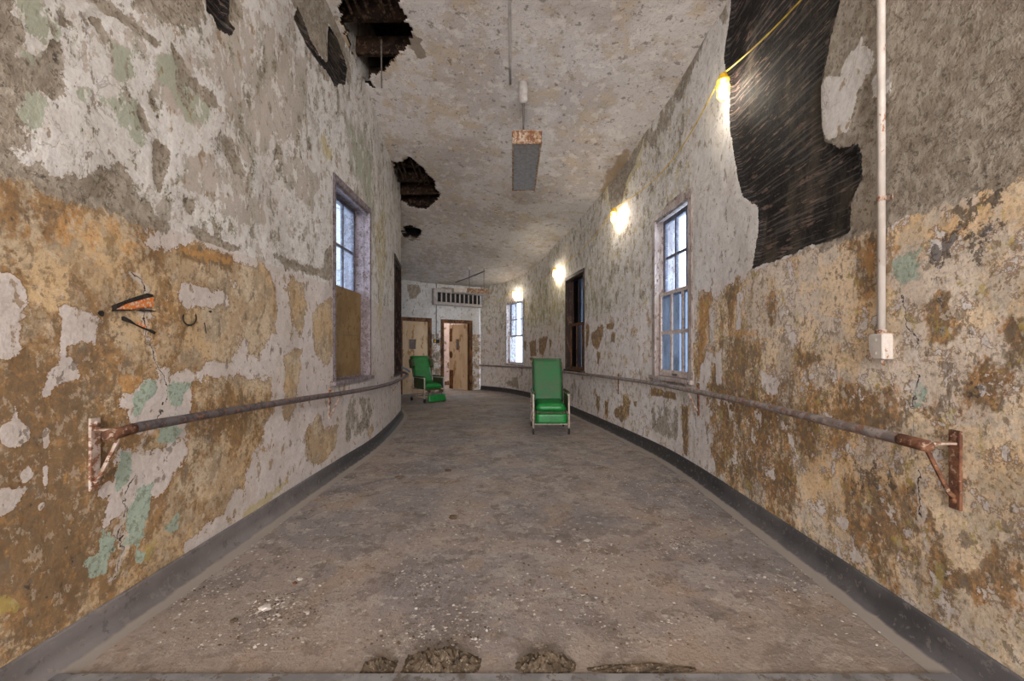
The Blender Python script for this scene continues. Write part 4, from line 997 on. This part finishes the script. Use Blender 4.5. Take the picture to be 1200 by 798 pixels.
# ---------------------------------------------------------------- vent on the end wall, switch and wire
ua, za = epx(506, 356); ub, zb_ = epx(562.5, 344)
root = empty('air_vent', MEND @ Vector((ua, 0, za)), math.atan2(ED.y, ED.x), 'wide grey air vent with a row of square black openings above the doors', 'vent')
Lv = EL-.03-ua; hv = zb_-za+.02
bm = bmesh.new(); box(bm, (0, -.16, 0), (Lv, 0, .06)); box(bm, (0, -.16, hv-.10), (Lv, 0, hv)); box(bm, (0, -.16, .03), (.12, 0, hv-.08)); box(bm, (0, -.20, -.03), (Lv, 0, 0), bev=.006)
link_bm('vent_casing', bm, M_CEILPIPE, root)
bm = bmesh.new(); box(bm, (.12, -.03, .03), (Lv, -.02, hv-.08)); link_bm('vent_backing', bm, M_RUBBER, root)
bm = bmesh.new()
for k in range(10):
    x = .12+(Lv-.12)*(k+1)/10; box(bm, (x-.04, -.155, .06), (x-.001, -.135, hv-.10))
link_bm('vent_divider', bm, M_CEILPIPE, root)
us_, zs_ = epx(511, 400)
root = empty('wall_switch', MEND @ Vector((us_, 0, zs_)), math.atan2(ED.y, ED.x), 'small dark wall switch with a wire rising to the ceiling between the two doors', 'switch')
bm = bmesh.new(); box(bm, (-.09, -.05, -.05), (.09, 0, .05), bev=.008); link_bm('switch_box', bm, M_RUBBER, root)
bm = bmesh.new(); box(bm, (-.075, -.055, -.035), (-.03, -.05, .035)); link_bm('cover_plate', bm, M_YELLOW, root)
bm = bmesh.new(); tube(bm, [(0, -.015, .05), (0, -.015, 3.26-zs_)], .011, 6); link_bm('wire', bm, M_STEM, root)

# ---------------------------------------------------------------- reclining chairs
def cushion(bm, w, d, t, M, n=10, puff=.35):            # padded slab: x width, y depth, z thickness, centred
    vs_ = {}
    for i in range(n+1):
        for j in range(n+1):
            u, v = i/n*2-1, j/n*2-1
            e = (1-abs(u)**6)*(1-abs(v)**6)
            for sgn in (1, -1):
                z = sgn*t/2*((1-puff)*min(1, e*4)**.5+puff*e**.5)
                if (i in (0, n) or j in (0, n)):
                    if sgn < 0: vs_[(i, j, -1)] = vs_[(i, j, 1)]; continue
                    z = 0
                vs_[(i, j, sgn)] = bm.verts.new(M @ Vector((u*w/2, v*d/2, z)))
    for i in range(n):
        for j in range(n):
            for sgn in (1, -1):
                q = [vs_[(i, j, sgn)], vs_[(i+1, j, sgn)], vs_[(i+1, j+1, sgn)], vs_[(i, j+1, sgn)]]
                try: bm.faces.new(q if sgn > 0 else q[::-1])
                except ValueError: pass
def T(x, y, z, rx=0): return Matrix.Translation((x, y, z)) @ Matrix.Rotation(math.radians(rx), 4, 'X')
def geri_chair(loc, rz, label, worn, legrest_a, tray):
    root = empty('reclining_chair', loc, rz, label, 'chair')            # faces -y
    W_ = .50
    bm = bmesh.new(); M = T(0, .36, .77, 72); cushion(bm, W_-.02, .74, .075, M, n=16, puff=.15); b = link_bm('backrest', bm, worn, root, smooth=True)
    bm = bmesh.new(); M2 = T(0, .395, .775, 72); box(bm, (-W_/2+.01, -.37, -.045), (W_/2-.01, .36, -.03), M=M2, bev=.01); link_bm('back_panel', bm, M_VINYLD, b)
    bm = bmesh.new(); cushion(bm, W_-.04, .50, .13, T(0, -.02, .405, 5)); s_ = link_bm('seat', bm, M_VINYL, root, smooth=True)
    bm = bmesh.new(); box(bm, (-W_/2+.03, -.22, .29), (W_/2-.03, .24, .35), bev=.01); link_bm('seat_base', bm, M_VINYLD, root)
    la = legrest_a
    bm = bmesh.new(); cushion(bm, W_-.02, .145 if not tray else .17, .07, T(0, -.31 if not tray else -.40, .245 if not tray else .115, 90-la), n=14); lg = link_bm('leg_rest', bm, M_VINYL, root, smooth=True)
    for x in (-.17, .17):
        bm = bmesh.new(); tube(bm, [(x, -.22, .32), (x, -.29, .27), (x, -.28, .2)] if not tray else [(x, -.20, .31), (x, -.31, .24), (x, -.37, .12)], .010, 6); link_bm('leg_rest_arm', bm, M_STEM, lg)
    for sx in (-1, 1):
        x = sx*(W_/2+.015)
        bm = bmesh.new()
        tube(bm, [(x, -.27, .09), (x, -.275, .30), (x, -.28, .585)], .014, 8); tube(bm, [(x, -.28, .585), (x, 0, .60), (x, .30, .60)], .014, 8)
        tube(bm, [(x, .30, .60), (x, .33, .35), (x, .40, .09)], .014, 8); tube(bm, [(x, -.27, .14), (x, .38, .14)], .012, 8); tube(bm, [(x, -.275, .31), (x, .34, .31)], .012, 8)
        link_bm('side_frame', bm, M_CHAIRFR, root, smooth=True)
        bm = bmesh.new(); box(bm, (x-.020, -.25, .60), (x+.020, .28, .635), bev=.01); link_bm('armrest', bm, M_VINYLD, root)
        bm = bmesh.new(); box(bm, (x-.006-.004*sx, -.22, .33), (x+.006-.004*sx, .27, .58), bev=.004); link_bm('side_panel', bm, M_VINYLD, root)
        for y in (-.27, .40):
            bm = bmesh.new(); tube(bm, [(x-.012, y, .045), (x+.012, y, .045)], .045, 18); tube(bm, [(x-.016, y, .045), (x+.016, y, .045)], .012, 8); wl_ = link_bm('caster', bm, M_RUBBER, root)
            bm = bmesh.new(); box(bm, (x-.020, y-.012, .045), (x-.016, y+.012, .10)); box(bm, (x+.016, y-.012, .045), (x+.020, y+.012, .10)); box(bm, (x-.020, y-.012, .09), (x+.020, y+.012, .105)); link_bm('caster_fork', bm, M_STEM, wl_)
    for y, z in ((-.20, .14), (.36, .14), (.32, .31)):
        bm = bmesh.new(); tube(bm, [(-W_/2-.01, y, z), (W_/2+.01, y, z)], .010, 8); link_bm('cross_bar', bm, M_CHAIRFR, root)
    for sx in (-1, 1):
        bm = bmesh.new(); tube(bm, [(sx*(W_/2-.005), .27, .45), (sx*(W_/2-.005), .50, 1.06)], .010, 8); link_bm('back_frame', bm, M_STEM, root)
    if tray:
        for sx in (-1, 1):
            bm = bmesh.new(); cushion(bm, .10, .24, .16, Matrix.Translation((sx*(W_/2+.01), .40, .93)) @ Matrix.Rotation(math.radians(72), 4, 'X')); link_bm('head_wing', bm, M_VINYLD, root, smooth=True)
        bm = bmesh.new(); box(bm, (W_/2+.02, -.24, .36), (W_/2+.045, -.10, .56), bev=.01); link_bm('side_pad', bm, M_BLUEPAD, root)
        bm = bmesh.new(); tube(bm, [(-W_/2-.05, .42, .72), (-W_/2-.16, .40, .80), (-W_/2-.30, .36, .84)], .022, 8); link_bm('push_handle', bm, M_BLUEPAD, root)
    return root
c = fpx(646, 508.6)
geri_chair((.585, c[1]+.24, 0), math.radians(0), 'green vinyl reclining chair standing alone in the middle of the corridor', M_VINYLW, 0, False)
c = fpx(503, 470)
geri_chair((-2.06, 10.15, 0), math.radians(40), 'green vinyl reclining chair with raised footrest in front of the closed door', M_VINYL, 15, True)

# ---------------------------------------------------------------- spray-painted marks on the left wall
def decal(name, pxs, mat, parent, off):
    bm = bmesh.new(); vs1 = []
    for x, y in pxs:
        q, z = WL.px(x, y); vs1.append(bm.verts.new(WL.pt(q, z, off)-parent.location))
    f = bm.faces.new(vs1); bmesh.ops.triangulate(bm, faces=[f]); return link_bm(name, bm, mat, parent)
gz = lambda *p: [(90+x/7.06, 330+y/7.06) for x, y in p]
p0 = WL.pt(*WL.px(140, 365)); root = empty('graffiti', p0, 0, 'orange and black spray-painted wedge mark on the left wall', 'graffiti')
decal('orange_stroke', gz((270, 195), (330, 190), (400, 165), (470, 140), (560, 130), (620, 135), (615, 210), (500, 212), (420, 232), (330, 232), (270, 240)), M_ORANGEP, root, .010)
decal('orange_stroke', gz((482, 325), (555, 362), (550, 385), (478, 350)), M_ORANGEP, root, .010)
decal('black_stroke', gz((262, 200), (300, 190), (420, 140), (520, 108), (560, 95), (610, 105), (620, 125), (570, 135), (480, 155), (400, 180), (320, 215), (275, 245)), M_BLACKP, root, .011)
decal('black_stroke', gz((265, 232), (330, 228), (430, 230), (428, 242), (330, 242), (270, 246)), M_BLACKP, root, .011)
decal('black_stroke', gz((468, 240), (510, 228), (580, 232), (650, 246), (580, 248), (500, 246)), M_BLACKP, root, .011)
decal('black_stroke', gz((348, 290), (370, 285), (430, 318), (470, 352), (550, 385), (600, 398), (640, 418), (625, 438), (560, 405), (470, 362), (380, 325), (350, 320)), M_BLACKP, root, .011)
decal('black_stroke', gz((150, 258), (165, 240), (190, 238), (207, 255), (205, 280), (190, 290), (165, 280)), M_BLACKP, root, .011)
p0 = WL.pt(*WL.px(220, 370)); root = empty('graffiti', p0, 0, 'small black curved spray mark to the right of the orange wedge', 'graffiti')
outer = [(862+60*0, 262)]
cc = (917, 300); arc = [(cc[0]+62*math.cos(math.radians(a)), cc[1]+68*math.sin(math.radians(a))) for a in range(-35, 216, 14)]
arc2 = [(cc[0]+49*math.cos(math.radians(a)), cc[1]+54*math.sin(math.radians(a))) for a in range(215, -36, -14)]
arc2 = arc2[::-1]; bm = bmesh.new(); g1 = gz(*arc); g2 = gz(*arc2)
ring = [[bm.verts.new(WL.pt(*WL.px(*p), .011)-root.location) for p in g_] for g_ in (g1, g2)]
for k in range(len(ring[0])-1): bm.faces.new((ring[0][k], ring[0][k+1], ring[1][k+1], ring[1][k]))
link_bm('black_stroke', bm, M_BLACKP, root)
decal('black_stroke', gz((1070, 243), (1095, 238), (1105, 250), (1090, 260)), M_BLACKP, root, .011)
decal('black_stroke', gz((1036, 340), (1045, 342), (1058, 428), (1050, 430)), M_BLACKP, root, .011)

# ---------------------------------------------------------------- threshold, dirt, flakes
bm = bmesh.new(); box(bm, (-1.79, 1.28, -.01), (1.72, 1.575, .012), bev=.004)
o = link_bm('trim_1', bm, M_SILL); tag(o, kind='structure')
rd = random.Random(11)
def mound(name, cx_, cy_, w_, d_, h_, label, grp):
    bm = bmesh.new(); nx, ny = 26, 12; vv = {}
    for i in range(nx+1):
        for j in range(ny+1):
            u, v = i/nx*2-1, j/ny*2-1; r = u*u+v*v
            z = h_*max(0, 1-r)**.9*(.35+1.2*rd.random()) if r < 1 else -.004
            vv[i, j] = bm.verts.new((u*w_/2*(1+.06*rd.random()), v*d_/2*(1+.15*math.sin(u*9)), z))
    for i in range(nx):
        for j in range(ny): bm.faces.new((vv[i, j], vv[i+1, j], vv[i+1, j+1], vv[i, j+1]))
    o = link_bm(name, bm, M_MORTAR); o.location = (cx_, cy_, .002); tag(o, label, 'debris', grp); return o
mound('dirt_pile', *fpx(518, 782)[:1], 1.635, .30, .12, .045, 'low brown pile of crumbled dirt by the threshold, left of centre', None)
mound('dirt_pile', *fpx(640, 784)[:1], 1.625, .24, .10, .040, 'low brown pile of crumbled dirt by the threshold, right of centre', None)
mound('dirt_pile', *fpx(444, 782)[:1], 1.62, .13, .07, .022, 'small brown heap at the threshold beside scattered white flakes', None)
mound('dirt_pile', *fpx(752, 785)[:1], 1.605, .44, .05, .014, 'long thin drift of dirt along the right half of the threshold', None)
def flakes(name, n, sampler, smin, smax, mat, label):
    verts = []; faces = []
    for _ in range(n):
        x, y = sampler(); s = smin*(smax/smin)**(rd.random()**2.2); k = rd.choice((4, 5, 6)); a0 = rd.random()*6.28
        tilt = rd.uniform(-.5, .5); ta = rd.random()*6.28; z0 = .004+s*.28*abs(tilt); b = len(verts); th = min(.004, s*.2)
        ring = []
        for m_ in range(k):
            a = a0+m_*2*PI/k; r = s*(.5+.5*rd.random()); dx, dy = r*math.cos(a), r*math.sin(a)*.8
            ring.append((x+dx, y+dy, z0+tilt*.6*(dx*math.cos(ta)+dy*math.sin(ta))))
        verts += [(p[0], p[1], p[2]+th) for p in ring]+[(p[0], p[1], p[2]) for p in ring]
        faces.append(tuple(range(b, b+k)))
        for m_ in range(k): faces.append((b+m_, b+k+m_, b+k+(m_+1) % k, b+(m_+1) % k))
    me = bpy.data.meshes.new(name); me.from_pydata(verts, [], faces); me.update(); me.materials.append(mat)
    o = bpy.data.objects.new(name, me); COL.objects.link(o); tag(o, label, 'debris', kind='stuff')
clus = [(fpx(x, y), r) for x, y, r in ((780, 600, .35), (800, 640, .2), (760, 570, .5), (470, 762, .22), (540, 735, .2), (500, 680, .2), (690, 650, .25), (640, 700, .3), (310, 712, .12), (340, 720, .2), (230, 690, .25), (260, 640, .3), (560, 610, .5), (700, 560, .6), (240, 770, .25), (780, 765, .3), (930, 690, .3))]
def samp():
    while True:
        if rd.random() < .55:
            (cx_, cy_), r = rd.choice(clus); x = cx_+rd.gauss(0, r*.5); y = cy_+rd.gauss(0, r*.5)
        else:
            y = 1.6+(rd.random()**1.3)*9; x = rd.uniform(-1.7, 1.7)
            if rd.random() < .45: x = math.copysign(1.68-abs(rd.gauss(0, .22)), x)
        if y < 1.71 or y > 12: continue
        xl, xr = WL.at(WL.sy(min(y, 10.5)))[0]+.12, WR.at(WR.sy(y))[0]-.12
        if y > 8 and x > xr-.3: continue
        if xl < x < xr: return x, y
flakes('paint_flakes', 3200, samp, .0022, .011, M_CHIPS, 'countless pale paint flakes scattered over the corridor floor')
flakes('plaster_crumbs', 2600, samp, .0025, .011, M_CHIPSD, 'countless dark plaster crumbs scattered over the corridor floor')
def fragment(x, y, s, mat, label, cat='plaster chunk', flat=.35):
    bm = bmesh.new(); bmesh.ops.create_icosphere(bm, subdivisions=2, radius=s)
    for v in bm.verts:
        k = 1+rd.uniform(-.28, .28); v.co = Vector((v.co.x*k*1.3, v.co.y*k, v.co.z*k*flat))
    o = link_bm('plaster_fragment', bm, mat); X, Y = fpx(x, y); o.location = (X, Y, s*flat*.75); o.rotation_euler[2] = rd.random()*3
    tag(o, label, cat)
fragment(311, 713, .024, M_CHIPS, 'largest white plaster chunk on the floor, left of centre below the handrail')
fragment(352, 679, .014, M_CHIPS, 'white plaster chunk beside a brown crumb at the left of the floor')
fragment(345, 684, .013, M_RUST, 'rust-brown crumb touching a white chunk at the left of the floor')
fragment(275, 728, .015, M_MORTAR, 'brown dirt lump left of the largest white plaster chunk')
fragment(531, 607, .030, M_CHIPSD, 'dark flat scrap lying in the middle of the floor, left of centre')
fragment(468, 560, .032, M_CHIPSD, 'dark flat scrap on the floor near the left wall')
fragment(525, 552, .030, M_CHIPSD, 'small dark scrap on the floor between the left wall and the chair')
fragment(497, 778, .016, M_CHIPS, 'pale angular chunk sitting on the larger dirt pile by the threshold')
fragment(688, 634, .016, M_CHIPS, 'white chip right of the middle of the floor')
fragment(655, 635, .014, M_CHIPS, 'white chip near the middle of the floor')
